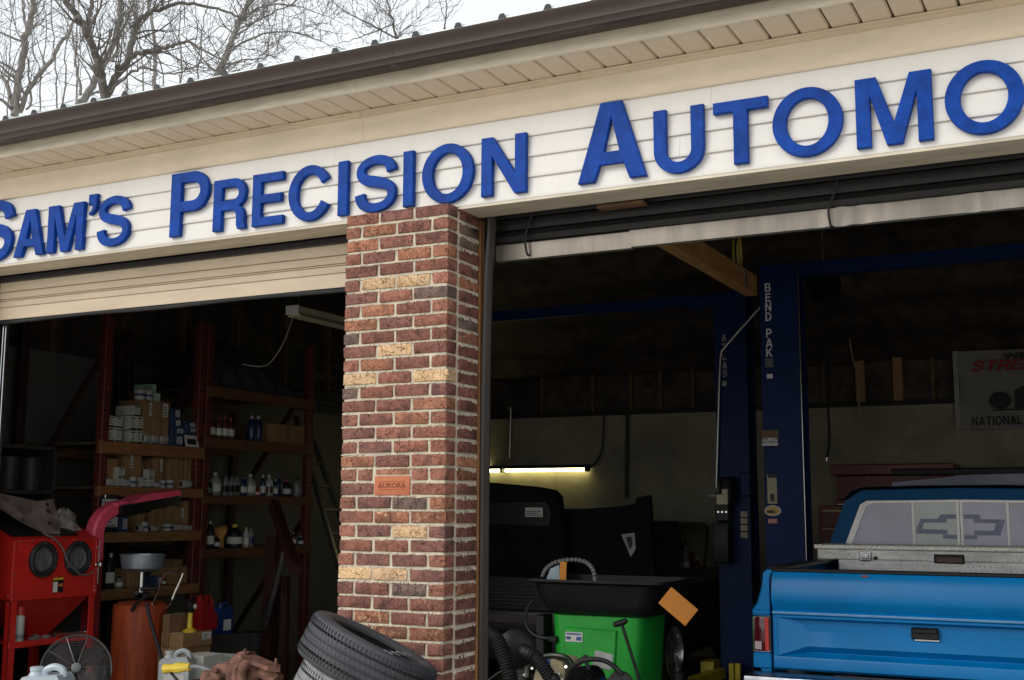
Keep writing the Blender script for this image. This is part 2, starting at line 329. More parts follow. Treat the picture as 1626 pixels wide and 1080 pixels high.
    bp = n.nodes.new('ShaderNodeBump'); bp.inputs['Strength'].default_value = bump; bp.inputs['Distance'].default_value = .008; k(ht.outputs[0], bp.inputs['Height']); k(bp.outputs[0], P.inputs['Normal'])
    P.inputs['Roughness'].default_value = .8; P.inputs['Specular IOR Level'].default_value = .3
    return m
BM = {'d': brick_mat('brick_dark_red', (.18, .072, .056), (.28, .108, .08), (.37, .155, .115)),
      'r': brick_mat('brick_red', (.23, .088, .062), (.36, .138, .09), (.45, .195, .135)),
      'o': brick_mat('brick_orange_red', (.28, .105, .06), (.42, .17, .09), (.50, .23, .135)),
      'p': brick_mat('brick_plum', (.18, .078, .064), (.27, .112, .088), (.33, .14, .11)),
      'g': brick_mat('brick_grey_brown', (.14, .09, .078), (.22, .14, .115), (.28, .16, .125)),
      'y': brick_mat('brick_gold', (.34, .16, .08), (.90, .55, .28), (1.0, .76, .48), 36, 1.0, .46),
      'Y': brick_mat('brick_part_gold', (.25, .085, .05), (.38, .15, .08), (.92, .65, .37), 17, .9, .54)}
rows = {1: 'rpp', 2: 'rYdr', 3: 'odd', 4: 'rpoo', 5: 'ddr', 6: 'dyyr', 7: 'prg', 8: 'rodr', 9: 'opr', 10: 'gddr', 11: 'dyd', 12: 'rodr', 13: 'yry', 14: 'grdp', 15: 'ddo', 16: 'rdor', 17: 'prr', 18: 'rprr', 19: 'odr', 20: 'rr#rr', 21: 'p#r', 22: 'rpgo', 23: 'rYY', 24: 'rpyp', 25: 'rrp', 26: 'rppr', 27: 'yyp', 28: 'pdgr', 29: 'ddr', 30: 'pYdp', 31: 'dYY', 32: 'rddd', 33: 'ddd', 34: 'rpdr'}
jr = 'dggddoddgrddddddddoYdddddddYddddddddoddd'
BC = {}
def brick_obj(wx, wy, code, loc, hgt=.0535):
    v = random.randrange(3); key = (round(wx, 3), round(wy, 3), code, v, round(hgt, 3))
    if key not in BC:
        st = random.getstate(); random.seed(hash(key[:2]) % 99 + v)
        s = bbox(0, wx, 0, wy, 0, hgt, .0035); random.setstate(st)
        j = lambda a: random.uniform(-.0026, .0026)
        BC[key] = mesh('brick', ([(x + j(0), y + j(0) * .6, z + j(0)) for x, y, z in s[0]], s[1]), BM[code], 50)
    return link('brick', BC[key], core, loc)
full, half, jt = .189, .0865, .0160
for r in range(1, NR + 1):
    z = ZT - (r - 1) * PITCHB - .0535
    if z < -.02: break
    cs = rows.get(r) or ''.join(random.choice('rddpog') for _ in range(4 if r % 2 == 0 else 3))
    if r == 20:
        xs = [(0, half), (half + jt, half - .006), None, (.411, half), (.411 + half + jt, half)]
    elif r % 2: xs = [(0, full), (full + jt, full), (2 * (full + jt), full)]
    else: xs = [(0, half), (half + jt, full), (half + full + 2 * jt, full), (half + 2 * full + 3 * jt, half)]
    for c, q in zip(cs, xs):
        if c == '#' or q is None: continue
        brick_obj(q[1], .092, c, (q[0] + random.uniform(-.0015, .0015), -.1 + random.uniform(-.0015, .001), z + random.uniform(-.0015, .0015)))
    brick_obj(.03, .189, jr[(r - 1) % len(jr)], (.5725 + random.uniform(-.0012, .001), .014, z + random.uniform(-.002, .002)))
    if r in (4,): pass
brick_obj(.19, .092, 'o', (.205, -.1, ZT - 19 * PITCHB - .025), .026)
# stamped name brick
ZA = ZT - 20 * PITCHB - .058
AUR = mat('terracotta_name_brick', (.50, .15, .065), .7, var=.12, nscale=20, bump=.15, bscale=60)
nb = obj('name_brick', [bbox(.2005, .4015, -.102, -.02, ZA, ZA + .093, .005, 2)], AUR, core)
text('stamped_letters', 'AURORA', .0335, (.301, -.1026, ZA + .047), '-y', mat('terracotta_shadow', (.24, .065, .03), .8, var=0), nb, .0006, ext=.0012, sx=1.12, spacing=1.05)
for a, b, c, d in ((.232, .370, .066, .0675), (.232, .370, .027, .0285), (.232, .2335, .027, .0675), (.3685, .370, .027, .0675)):
    obj('stamped_frame', bbox(a, b, -.1035, -.1005, ZA + c, ZA + d, .0004), mat('terracotta_shadow', (.24, .065, .03)), nb)
# jambs
obj('door_jamb', [bbox(.575, .606, .2165, .262, 0, 2.984, .003)], mat('jamb_wood_stained', (.33, .155, .06), .6, var=.25, nscale=6, stretch=(8, 8, .6)), G)
sp2 = smooth_path([(.668, .2, 2.985), (.664, .2, 2.90), (.652, .2, 2.72), (.640, .21, 2.45), (.628, .22, 2.05), (.622, .23, 1.5), (.621, .23, .9), (.621, .23, .4), (.621, .23, 0)], 5)
ring = lambda p: [p + V((-.012, 0, 0)), p + V((-.002, -.02, 0)), p + V((.012, -.016, 0)), p + V((.026, .012, 0)), p + V((.022, .03, 0)), p + V((-.008, .03, 0))]
obj('weather_strip', loft([ring(p) for p in sp2]), mat('bronze_weather_strip', (.045, .037, .033), .42, var=.25, nscale=4, stretch=(6, 6, .5)), G)
obj('door_jamb', [bbox(-3.02, -2.955, .19, .30, 0, 2.984, .004)], DARK, G)
obj('door_jamb', [bbox(-.03, .015, .2165, .27, 0, 2.984, .003)], DARK, G)

# ---- sectional door of the left bay, partly raised
D1 = thing('overhead_door', (-1.5, .29, 2.70), 'beige ribbed sectional door raised partway above the rack bay', 'garage door', 'overhead doors of the two bays')
pr = []
z = 2.715
def dpanel(z0, z1): return [(.30, z0), (.264, z0), (.262, z0 + .004), (.262, z1 - .006), (.266, z1 - .003), (.270, z1), (.30, z1)]
obj('door_panel', extr(dpanel(2.715, 2.7955), -2.945, -.02), DOORM, D1)
obj('door_panel', extr(dpanel(2.797, 2.8375), -2.945, -.02), DOORM, D1)
obj('door_panel', extr(dpanel(2.839, 2.848), -2.945, -.02), DOORM, D1)
obj('door_panel', extr(dpanel(2.85, 2.895), -2.945, -.02), DOORM, D1)
obj('door_panel', extr(dpanel(2.897, 2.965), -2.945, -.02), DOORM, D1)
obj('bottom_seal', [tube([(x, .275, 2.703 + .004 * math.sin(x * 5)) for x in [-2.94 + .15 * i for i in range(20)] + [-.02]], .013, 8), extr([(.262, 2.712), (.262, 2.7148), (.30, 2.7148), (.30, 2.712)], -2.945, -.02)], BLK, D1)
obj('top_seal', box(-2.95, -.02, .225, .262, 2.955, 2.985), BLK, D1)
obj('track', [bbox(-2.985, -2.95, .31, .36, 0, 3.0, .003)], STEEL, D1)
obj('lift_cable', tube([(-2.94, .32, 3.0), (-2.93, .33, 0.02)], .004, 6), STEEL, D1)
# ---- coiling door of the right bay, rolled up: bright bottom bar under dark slats
D2 = thing('overhead_door', (4, .3, 2.78), 'rolled up dark slatted door with a dented bright metal bottom bar', 'garage door', 'overhead doors of the two bays')
def bar(x0, x1, dent=0, zo=0):
    n = max(3, int((x1 - x0) / .02)); rings = []
    for i in range(n + 1):
        x = x0 + (x1 - x0) * i / n
        d = dent * max(0, 1 - abs(x - 2.42) / .18) * (.5 + .5 * math.sin(x * 61)) + dent * .7 * max(0, 1 - abs(x - 2.98) / .1) * abs(math.sin(x * 40))
        w = .0015 * mnoise.noise(V((x * 4, 0, 0)))
        rings.append([(x, .318, 2.775 + zo), (x, .29 + w + d, 2.778 + zo - d * .6), (x, .288 + w * 1.5 + d * 1.4, 2.82 + zo), (x, .29 + d * .5, 2.858 + zo + d), (x, .297, 2.864 + zo), (x, .318, 2.862 + zo)])
    return loft(rings)
obj('bottom_bar', bar(.655, 1.395, 0, -.002), ALU, D2); obj('bottom_bar', bar(1.385, 7.35, .007, .004), ALU, D2)
SLAT = mat('dark_door_slat', (.012, .011, .0105), .5, var=.3, nscale=5)
for k in range(5):
    z0 = 2.868 + k * .062; obj('door_slat', extr([(.31, z0), (.300, z0 + .004), (.295 - (.008 if k == 0 else 0), z0 + .03), (.300, z0 + .057), (.31, z0 + .0605), (.325, z0 + .0605), (.325, z0)], .64, 7.36), SLAT, D2)
obj('door_coil', cyl((.62, .46, 3.36), (7.38, .46, 3.36), .17, 20), SLAT, D2)
for px in (840, 1322):
    a = at(px, 345 if px == 840 else 305, 1, .27); b = at(px - 3, 402 if px == 840 else 357, 1, .27)
    obj('pull_strap', tube(smooth_path([a + V((.02, .0, .05)), a + V((.01, 0, 0)), (a + b) / 2 + V((-.012, -.008, 0)), b + V((0, -.004, 0)), b + V((.004, .03, -.005))]), .006, 6), BLK, D2)
wb = at(990, 322, 1, .28); obj('blocking', bbox(wb.x - .11, wb.x + .13, .2, .262, 2.966, 2.985, .003), DECKW, G)

# ---- shop sign letters
def arc(cx, cy_, rx, ry, a0, a1, n):
    return [(cx + rx * math.cos(rad(a0 + (a1 - a0) * i / n)), cy_ + ry * math.sin(rad(a0 + (a1 - a0) * i / n))) for i in range(n + 1)]
def stroke_outline(path, w):
    """ribbon of varying width about a centre line"""
    P = [V((x, y, 0)) for x, y in path]; Lf, Rg = [], []
    for i, p in enumerate(P):
        t = (P[min(i + 1, len(P) - 1)] - P[max(i - 1, 0)]).normalized(); n = V((-t.y, t.x, 0)); ww = w[i] / 2
        Lf.append((p.x + n.x * ww, p.y + n.y * ww)); Rg.append((p.x - n.x * ww, p.y - n.y * ww))
    return Lf + Rg[::-1]
def glyph(ch, w):
    if ch == 'L': return [[(0, 0), (w, 0), (w, .165), (.205, .165), (.205, 1), (0, 1)]]
    if ch == 'K': return [[(0, 0), (.205, 0), (.205, .30), (.32, .43), (w - .24, 0), (w, 0), (.46, .59), (w - .03, 1), (w - .28, 1), (.205, .56), (.205, 1), (0, 1)]]
    if ch == 'D': r = .5; return [[(0, 0), (w - r, 0)] + arc(w - r, .5, r, .5, -90, 90, 18) + [(0, 1)], [(.205, .165), (.205, .835)] + arc(w - r, .5, r - .205, .335, 90, -90, 14)]
    if ch == 'B': return [[(0, 0), (w - .29, 0)] + arc(w - .29, .285, .29, .285, -90, 70, 12) + arc(w - .30, .765, .26, .235, -50, 90, 10) + [(0, 1)], [(.205, .15), (.205, .43)] + arc(w - .34, .29, .13, .14, 90, -90, 8), [(.205, .59), (.205, .85)] + arc(w - .34, .72, .11, .13, 90, -90, 8)]
    s, b = .205, .165         # stem and bar in cap heights; glyph height 1, width w
    if ch == 'I': return [[(0, 0), (w, 0), (w, 1), (0, 1)]]
    if ch == 'E': return [[(0, 0), (w, 0), (w, b), (s, b), (s, .43), (w * .93, .43), (w * .93, .43 + b), (s, .43 + b), (s, 1 - b), (w * .985, 1 - b), (w * .985, 1), (0, 1)]]
    if ch == 'T': m_ = w / 2; return [[(m_ - s / 2 - .01, 0), (m_ + s / 2 + .01, 0), (m_ + s / 2 + .01, 1 - b - .01), (w, 1 - b - .01), (w, 1), (0, 1), (0, 1 - b - .01), (m_ - s / 2 - .01, 1 - b - .01)]]
    if ch == 'N': return [[(0, 0), (s, 0), (s, .66), (w - s * 1.05, 0), (w, 0), (w, 1), (w - s, 1), (w - s, .36), (s * 1.05, 1), (0, 1)]]
    if ch == 'M': c = w / 2; return [[(0, 0), (s * .98, 0), (s * .98, .72), (c - s * .52, 0), (c + s * .52, 0), (w - s * .98, .72), (w - s * .98, 0), (w, 0), (w, 1), (w - s * 1.42, 1), (c, .32), (s * 1.42, 1), (0, 1)]]
    if ch == 'A':
        c = w / 2; t = .14
        return [[(0, 0), (.22, 0), (.295, .205), (w - .295, .205), (w - .22, 0), (w, 0), (c + t, 1), (c - t, 1)], [(.35, .365), (w - .35, .365), (c, .80)]]
    if ch == 'U': r = w / 2; o = [(0, 1), (0, .34)] + arc(r, .34, r, .365, 180, 360, 20) + [(w, 1), (w - s, 1), (w - s, .34)] + arc(r, .34, r - s, .19, 360, 180, 16) + [(s, 1)]; return [o]
    if ch == 'O': return [arc(w / 2, .5, w / 2, .527, 0, 360, 44)[:-1], arc(w / 2, .5, w / 2 - .208, .527 - .165, 0, 360, 36)[:-1]]
    if ch in 'PR':
        y0 = .375 if ch == 'P' else .42; rr = (1 - y0) / 2; cx = w - rr if ch == 'P' else w - rr - .01; cy2 = y0 + rr; t = b
        bowl = arc(cx, cy2, w - cx if ch == 'P' else rr, rr, 90, -90, 18)
        inn = [(s, 1 - t), (s, y0 + t)] + arc(cx - .01, cy2, rr - t + .005, rr - t, -90, 90, 14)
        if ch == 'P': return [[(0, 0), (s, 0), (s, y0)] + bowl[::-1] + [(0, 1)], inn]
        leg = [(s, 0), (s, .385), (w * .56, .385)] + [(w * .66, .355), (w * .705, .29), (w * .715, .2), (w * .72, .08), (w * .76, 0), (w * 1.0, 0), (w * .985, .045), (w * .965, .12), (w * .962, .24), (w * .95, .32), (w * .91, .39), (w * .82, .445)]
        return [[(0, 0)] + leg + arc(cx, cy2, rr, rr, -62, 90, 16) + [(0, 1)], inn]
    if ch == 'C':
        pth = [(w / 2 + (w / 2 - .1) * math.cos(rad(a)), .5 + .442 * math.sin(rad(a))) for a in [28 + (332 - 28) * i / 30 for i in range(31)]]
        wd = [.205 - .035 * abs(math.sin(rad(28 + 304 * i / 30))) for i in range(31)]
        return [stroke_outline(pth, wd)]
    if ch == 'S':
        pts = [(.885, .70), (.85, .80), (.74, .89), (.52, .935), (.28, .90), (.135, .80), (.13, .68), (.25, .585), (.5, .53), (.75, .465), (.88, .36), (.875, .22), (.74, .105), (.5, .058), (.25, .10), (.135, .20), (.10, .325)]
        P = [(p.x * w, p.y) for p in smooth_path([(x, y, 0) for x, y in pts], 3)]
        n = len(P); return [stroke_outline(P, [.178 + .024 * math.cos(4 * math.pi * i / (n - 1)) for i in range(n)])]
    if ch == "'": return [[(.02, 1.0), (.225, 1.0), (.225, .80), (.215, .74), (.175, .675), (.105, .63), (.045, .612), (.035, .655), (.085, .69), (.115, .735), (.12, .80), (.02, .80)]]
def gtext(name, s, hh, loc, m, parent, sx=1.0, shear=0, gap=.12, ext=.0006):
    GW = {'I': .205, 'S': .8, 'A': .88, 'T': .8, 'N': .84, 'M': 1.02, 'E': .72, 'P': .75, 'R': .79, 'O': .96, 'L': .68, 'K': .88, 'D': .82, 'B': .80, 'U': .8, 'C': .9}
    tot = sum(GW.get(c, .4) + gap for c in s) - gap; x = 0
    cu = bpy.data.curves.new('g', 'CURVE'); cu.dimensions = '2D'; cu.fill_mode = 'BOTH'; cu.extrude = ext
    for c in s:
        if c != ' ':
            for lp in glyph(c, GW[c]):
                sp_ = cu.splines.new('POLY'); sp_.points.add(len(lp) - 1); sp_.use_cyclic_u = True
                for p, (px_, py_) in zip(sp_.points, lp): p.co = ((x + px_ + shear * py_) * hh * sx, (py_ - .5) * hh, 0, 1)
        x += GW.get(c, .4) + gap
    me = curve_mesh(cu, m); me.transform(M.Translation(V(loc)) @ FACE['-y'] @ M.Translation((-tot * hh * sx / 2 if shear == 0 and len(s) == 1 else 0, 0, 0)))
    return link(name, me, parent)
SG = thing('shop_sign', (0, -.002, 3.02), "blue raised letters reading SAM'S PRECISION AUTOMO along the white siding", 'sign')
words = [('S', -2.815, -2.512, .372), ('A', -2.489, -2.236, .288), ('M', -2.209, -1.918, .288), ("'", -1.888, -1.823, .32), ('S', -1.803, -1.556, .288),
         ('P', -1.248, -.974, .364), ('R', -.937, -.710, .288), ('E', -.666, -.459, .288), ('C', -.424, -.146, .288), ('I', -.105, -.044, .290), ('S', .006, .251, .288), ('I', .294, .354, .288), ('O', .404, .697, .288), ('N', .742, .986, .294),
         ('A', 1.257, 1.598, .376), ('U', 1.635, 1.873, .297), ('T', 1.916, 2.163, .291), ('O', 2.182, 2.484, .292), ('M', 2.537, 2.846, .300), ('O', 2.893, 3.195, .292)]
for ch, x0, x1, hh in words:
    cu = bpy.data.curves.new('g', 'CURVE'); cu.dimensions = '2D'; cu.fill_mode = 'BOTH'; cu.extrude = .012; cu.bevel_depth = .0035; cu.bevel_resolution = 1; cu.offset = -.0035
    for lp in glyph(ch, (x1 - x0) / hh):
        s = cu.splines.new('POLY'); s.points.add(len(lp) - 1); s.use_cyclic_u = True
        for p, (x, y) in zip(s.points, lp): p.co = (x * hh, y * hh, 0, 1)
    me = curve_mesh(cu, BLUE); zb0 = 3.0265 + random.uniform(-.0015, .0015)
    me.transform(M.Translation((x0, -.0235, zb0)) @ M.Rotation(rad(random.uniform(-.25, .25)), 4, 'Y') @ FACE['-y'])
    me.polygons.foreach_set('use_smooth', [True] * len(me.polygons)); me.set_sharp_from_angle(angle=rad(25))
    o = link('letter', me, SG); o['label'] = 'raised blue letter ' + ({"'": 'apostrophe'}.get(ch, ch))
# ------------------------------------------------------------------ trees behind the roof
BARK = mat('grey_brown_bark', (.125, .112, .096), .9, var=.35, nscale=9, stretch=(1, 1, .25), bump=.5, bscale=30)
BARK2 = mat('pale_grey_bark', (.23, .212, .19), .9, var=.3, nscale=9, stretch=(1, 1, .25), bump=.4, bscale=30)
TWIG = mat('twig_bark', (.12, .105, .095), .9, var=.2)
def grow(out, p, d, ln, r, lvl, up=.18, rng=random, kids=(3, 4)):
    n = 5 if lvl > 1 else 4; pts = [p]; q = p; dd = d.normalized(); rr = [r]
    for i in range(n):
        dd = (dd + V((rng.gauss(0, .16), rng.gauss(0, .16), rng.gauss(0, .14) + up * .35))).normalized()
        q = q + dd * (ln / n); pts.append(q); rr.append(max(.0045, r * (1 - .72 * (i + 1) / n)))
    out.append((pts, rr, lvl))
    if lvl == 0: return
    for k in range(rng.randint(*kids)):
        i = rng.randint(1, n); t = (pts[i] - pts[i - 1]).normalized()
        side = V((rng.gauss(0, 1), rng.gauss(0, 1), rng.gauss(0, .6))); side = (side - t * side.dot(t)).normalized()
        grow(out, pts[i], t * rng.uniform(.55, .9) + side * rng.uniform(.5, .95) + V((0, 0, up)), ln * rng.uniform(.45, .72), max(.006, rr[i] * rng.uniform(.5, .72)), lvl - 1, up, rng, kids)
def tree(label, Y, trunk, limbs, seed, bark, dens, lvl=2, rs=1.0, kids=(2, 4)):
    rng = random.Random(seed); b = at(trunk[0][0], trunk[0][1], 1, Y)
    T = thing('bare_tree', (b.x, Y, -.03), label, 'tree', 'leafless trees behind the roof')
    pth = [V((b.x + rng.uniform(-.2, .2), Y, -.1)), V((b.x + .1, Y + .1, 1.2)), V((b.x - .03, Y, b.z * .6))] + [at(x, y, 1, Y) for x, y in trunk]
    pth = smooth_path(pth, 4); r0 = trunk_r = limbs[0][2] * 1.5 * rs
    obj('trunk', tube(pth, [r0 * (1.5 - .5 * i / (len(pth) - 1)) for i in range(len(pth))], 9), bark, T)
    tw = []
    for pts, dy, r, taper in limbs:
        P = [at(x, y, 1, Y + dy * i / max(1, len(pts) - 1)) for i, (x, y) in enumerate(pts)]
        P = smooth_path(P, 5); n = len(P)
        P = [p + V((rng.gauss(0, .012), rng.gauss(0, .03), rng.gauss(0, .012))) for p in P]
        rr = [r * rs * (1 - (1 - taper) * i / (n - 1)) for i in range(n)]
        obj('limb', tube(P, rr, 8), bark, T)
        for k in range(int(dens * n)):
            i = rng.randint(1, n - 2); t = (P[i + 1] - P[i - 1]).normalized()
            side = V((rng.gauss(0, 1), rng.gauss(0, .8), rng.gauss(0, .7) + .35)); side = (side - t * side.dot(t)).normalized()
            grow(tw, P[i], t * .45 + side + V((0, 0, .25)), rng.uniform(.6, 1.9), max(.010, rr[i] * rng.uniform(.22, .45)), lvl, .22, rng, kids)
        grow(tw, P[-1], (P[-1] - P[-2]), 1.8, rr[-1], 3, .1, rng)
    for big, nm in ((True, 'branches'), (False, 'twigs')):
        sh = [tube(p, r, 5 if big else 3, False) for p, r, l in tw if (l >= lvl) == big]
        if sh: o = obj(nm, sh, TWIG if not big else bark, T); o['kind'] = 'stuff'
tree('dark forked tree whose limb arches over the roof', 13, [(166, 240), (168, 158)],
     [([(168, 158), (160, 118), (150, 85), (139, 55), (122, 26), (104, 0), (92, -40)], -.6, .095, .6),
      ([(140, 56), (141, 30), (146, 4), (152, -40)], .6, .062, .6),
      ([(168, 158), (182, 122), (203, 94), (211, 55), (217, 38), (240, 20), (268, 9), (300, 6), (345, 14), (390, 30)], 1.2, .085, .25),
      ([(203, 94), (222, 84), (247, 80), (262, 76), (280, 70), (300, 68), (330, 84), (360, 96)], -1.2, .052, .3),
      ([(176, 146), (196, 124), (222, 110), (246, 112), (275, 117), (312, 104), (345, 88)], -.8, .03, .3),
      ([(217, 38), (212, 20), (196, 4), (180, -20)], .4, .035, .4)], 3, BARK, .48)
tree('pale grey tree standing close behind the arching dark tree', 17, [(120, 300), (128, 165)],
     [([(130, 165), (150, 128), (172, 88), (184, 60), (190, 20), (193, -30)], .8, .10, .6),
      ([(172, 88), (180, 95), (190, 60), (210, 10), (222, -30)], -.5, .05, .4),
      ([(246, 150), (247, 110), (245, 60), (238, 15), (232, -30)], 1.5, .06, .5),
      ([(130, 150), (122, 110), (116, 60), (100, 20)], .5, .04, .4)], 5, BARK2, .42)
tree('pale tree with long straight limbs left of the forked tree', 15, [(28, 330), (26, 190)],
     [([(26, 190), (27, 140), (36, 85), (44, 45), (52, 10), (60, -40)], -.6, .10, .6),
      ([(30, 178), (52, 130), (80, 100), (98, 66), (113, 46), (118, 5), (122, -40)], .8, .065, .4),
      ([(22, 170), (12, 135), (0, 120), (-30, 100)], .3, .06, .5), ([(24, 180), (4, 160), (-20, 150)], -.5, .05, .5),
      ([(40, 85), (40, 40), (37, 0), (38, -40)], .4, .045, .5), ([(45, 175), (46, 120), (40, 80), (20, 30), (12, -30)], .9, .03, .4)], 9, BARK2, .48)
tree('slanting pale tree with fine twigs above the middle gutter', 19, [(330, 260), (345, 125)],
     [([(345, 125), (362, 82), (372, 52), (385, 25), (402, -10)], .8, .095, .6),
      ([(362, 82), (400, 60), (440, 50), (480, 55), (520, 70)], .5, .035, .25),
      ([(385, 25), (430, 8), (480, 12), (530, 30)], -.6, .03, .25), ([(350, 112), (385, 96), (420, 92), (450, 80)], .3, .03, .3), ([(372, 52), (420, 28), (470, 0), (500, -30)], .9, .03, .3)], 12, BARK2, .8)
tree('thin young tree with sparse twigs behind the gutter', 24, [(628, 200), (630, 62)],
     [([(630, 62), (622, 30), (614, 0), (608, -30)], .5, .035, .5), ([(628, 60), (590, 40), (550, 20), (520, -5)], .8, .03, .3), ([(624, 40), (570, 60), (535, 70)], -.6, .022, .3), ([(629, 62), (650, 40), (668, 28)], .5, .018, .3)], 21, BARK, .8, 2)
tree('slim sapling standing alone at the far end of the tree row', 26, [(707, 180), (706, 44)],
     [([(706, 44), (708, 18), (712, -20)], .3, .026, .5), ([(706, 36), (722, 12), (742, -10)], .6, .016, .4), ([(706, 30), (699, 8), (694, -20)], .3, .014, .4)], 23, BARK, .16, 1)

tree('clump of thin straight saplings rising behind the forked tree', 21, [(95, 300), (92, 190)],
     [([(92, 190), (88, 120), (84, 60), (80, -20)], .5, .03, .5), ([(96, 190), (104, 120), (106, 60), (112, -20)], .9, .03, .5), ([(120, 185), (124, 120), (121, 60), (128, -20)], 1.2, .032, .5), ([(205, 170), (202, 110), (196, 50), (190, -20)], 1.5, .03, .5), ([(232, 165), (226, 110), (222, 60), (214, -20)], .6, .028, .5), ([(285, 150), (288, 90), (284, 40), (290, -20)], .9, .03, .5), ([(62, 195), (66, 120), (72, 60), (70, -20)], .5, .026, .5), ([(12, 205), (14, 120), (16, 60), (24, -20)], .5, .026, .5), ([(310, 145), (318, 90), (322, 40), (335, -20)], .9, .028, .5)], 31, BARK2, .32, 1)
# ------------------------------------------------------------------ left bay: storage racks along the left wall
XR = -3.6
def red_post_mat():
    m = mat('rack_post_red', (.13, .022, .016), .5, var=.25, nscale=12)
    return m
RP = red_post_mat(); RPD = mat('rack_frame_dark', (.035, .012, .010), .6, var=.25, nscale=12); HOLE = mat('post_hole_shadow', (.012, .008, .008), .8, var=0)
DECK = mat('grey_deck_board', (.10, .075, .05), .8, var=.3, nscale=4)
def rack(label, y0, y1, beams, BW=None):
    BW = BW or BEAMW
    T = thing('storage_rack', (XR - .4, (y0 + y1) / 2, 0), label, 'storage rack', 'storage racks along the wall')
    for y in (y0, y1):
        for x in (XR - .005, XR - .93):
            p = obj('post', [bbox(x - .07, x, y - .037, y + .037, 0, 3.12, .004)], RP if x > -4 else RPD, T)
            if x > -4: obj('hole_row', [box(x - .02, x + .0015, y + s * .018 - .006, y + s * .018 + .006, .12 + .05 * k, .145 + .05 * k) for k in range(60) for s in (-1, 1)] + [box(x - .045 + s * .012 - .006, x - .045 + s * .012 + .006, y - .0385, y - .03, .12 + .05 * k, .142 + .05 * k) for k in range(60) for s in (-1, 1)], HOLE, p)['kind'] = 'stuff'
        for za, zb_ in ((.3, 1.45), (1.6, 2.75)):
            obj('brace', tube([(XR - .9, y, za), (XR - .06, y, zb_)], .028, 4), RPD, T)
    for zt, hh in beams:
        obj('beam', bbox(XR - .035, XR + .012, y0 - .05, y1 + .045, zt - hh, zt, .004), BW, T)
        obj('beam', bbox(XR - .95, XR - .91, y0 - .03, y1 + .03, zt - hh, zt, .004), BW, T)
        obj('shelf_deck', box(XR - .909, XR - .036, y0 + .04, y1 - .04, zt - .02, zt), DECK, T)
    return T
Y1 = 1.872; Y2 = 2.955; Y3 = 3.05; Y4 = 4.53
SH1 = [2.045, 1.695, 1.342, .905]; SH2 = [2.588, 2.14, 1.645, 1.185]
rack('red posted rack full of cartons and filter boxes behind the blast cabinet', Y1, Y2, [(SH1[0], .098), (SH1[1], .078), (SH1[2], .08), (SH1[3], .082)])
rack('red posted rack with bottles and a dark bundle on its top shelf', Y3, Y4, [(SH2[0], .095), (SH2[1], .09), (SH2[2], .08), (SH2[3], .08)], mat('red_beam_shade_toned', (.13, .048, .020), .65, var=.3, nscale=6, stretch=(8, 1, 8)))  # deeper shade on the farther rack is put into its redder beam colour
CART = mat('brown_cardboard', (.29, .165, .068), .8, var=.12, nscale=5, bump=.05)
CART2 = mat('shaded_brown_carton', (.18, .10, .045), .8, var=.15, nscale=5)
FBOX = mat('white_printed_box', (.50, .49, .43), .6, var=.06, nscale=20)
BBOX = mat('navy_printed_box', (.03, .06, .13), .5, var=.2, nscale=20)
GBOX = mat('green_printed_box', (.25, .42, .33), .6, var=.2, nscale=30)
CAN = mat('pale_metal_can', (.40, .40, .385), .4, var=.12, nscale=20)
def lab(parent, x, y0, y1, z0, z1, lines=3, m=None):
    o = obj('label', box(x, x + .0012, y0, y1, z0, z1), m or PAPER, parent)
    w = y1 - y0; hh = z1 - z0
    obj('print', [box(x + .0012, x + .002, y0 + w * .15, y0 + w * random.uniform(.55, .88), z0 + hh * (.12 + .8 * k / lines), z0 + hh * (.12 + .8 * (k + .45) / lines)) for k in range(lines)], INK, o)
def yz(x0, x1, y0, y1, X): 
    a = at(x0, (y0 + y1) / 2, 0, X); b = at(x1, (y0 + y1) / 2, 0, X); xm = (x0 + x1) / 2
    return a.y, b.y, at(xm, y1, 0, X).z, at(xm, y0, 0, X).z
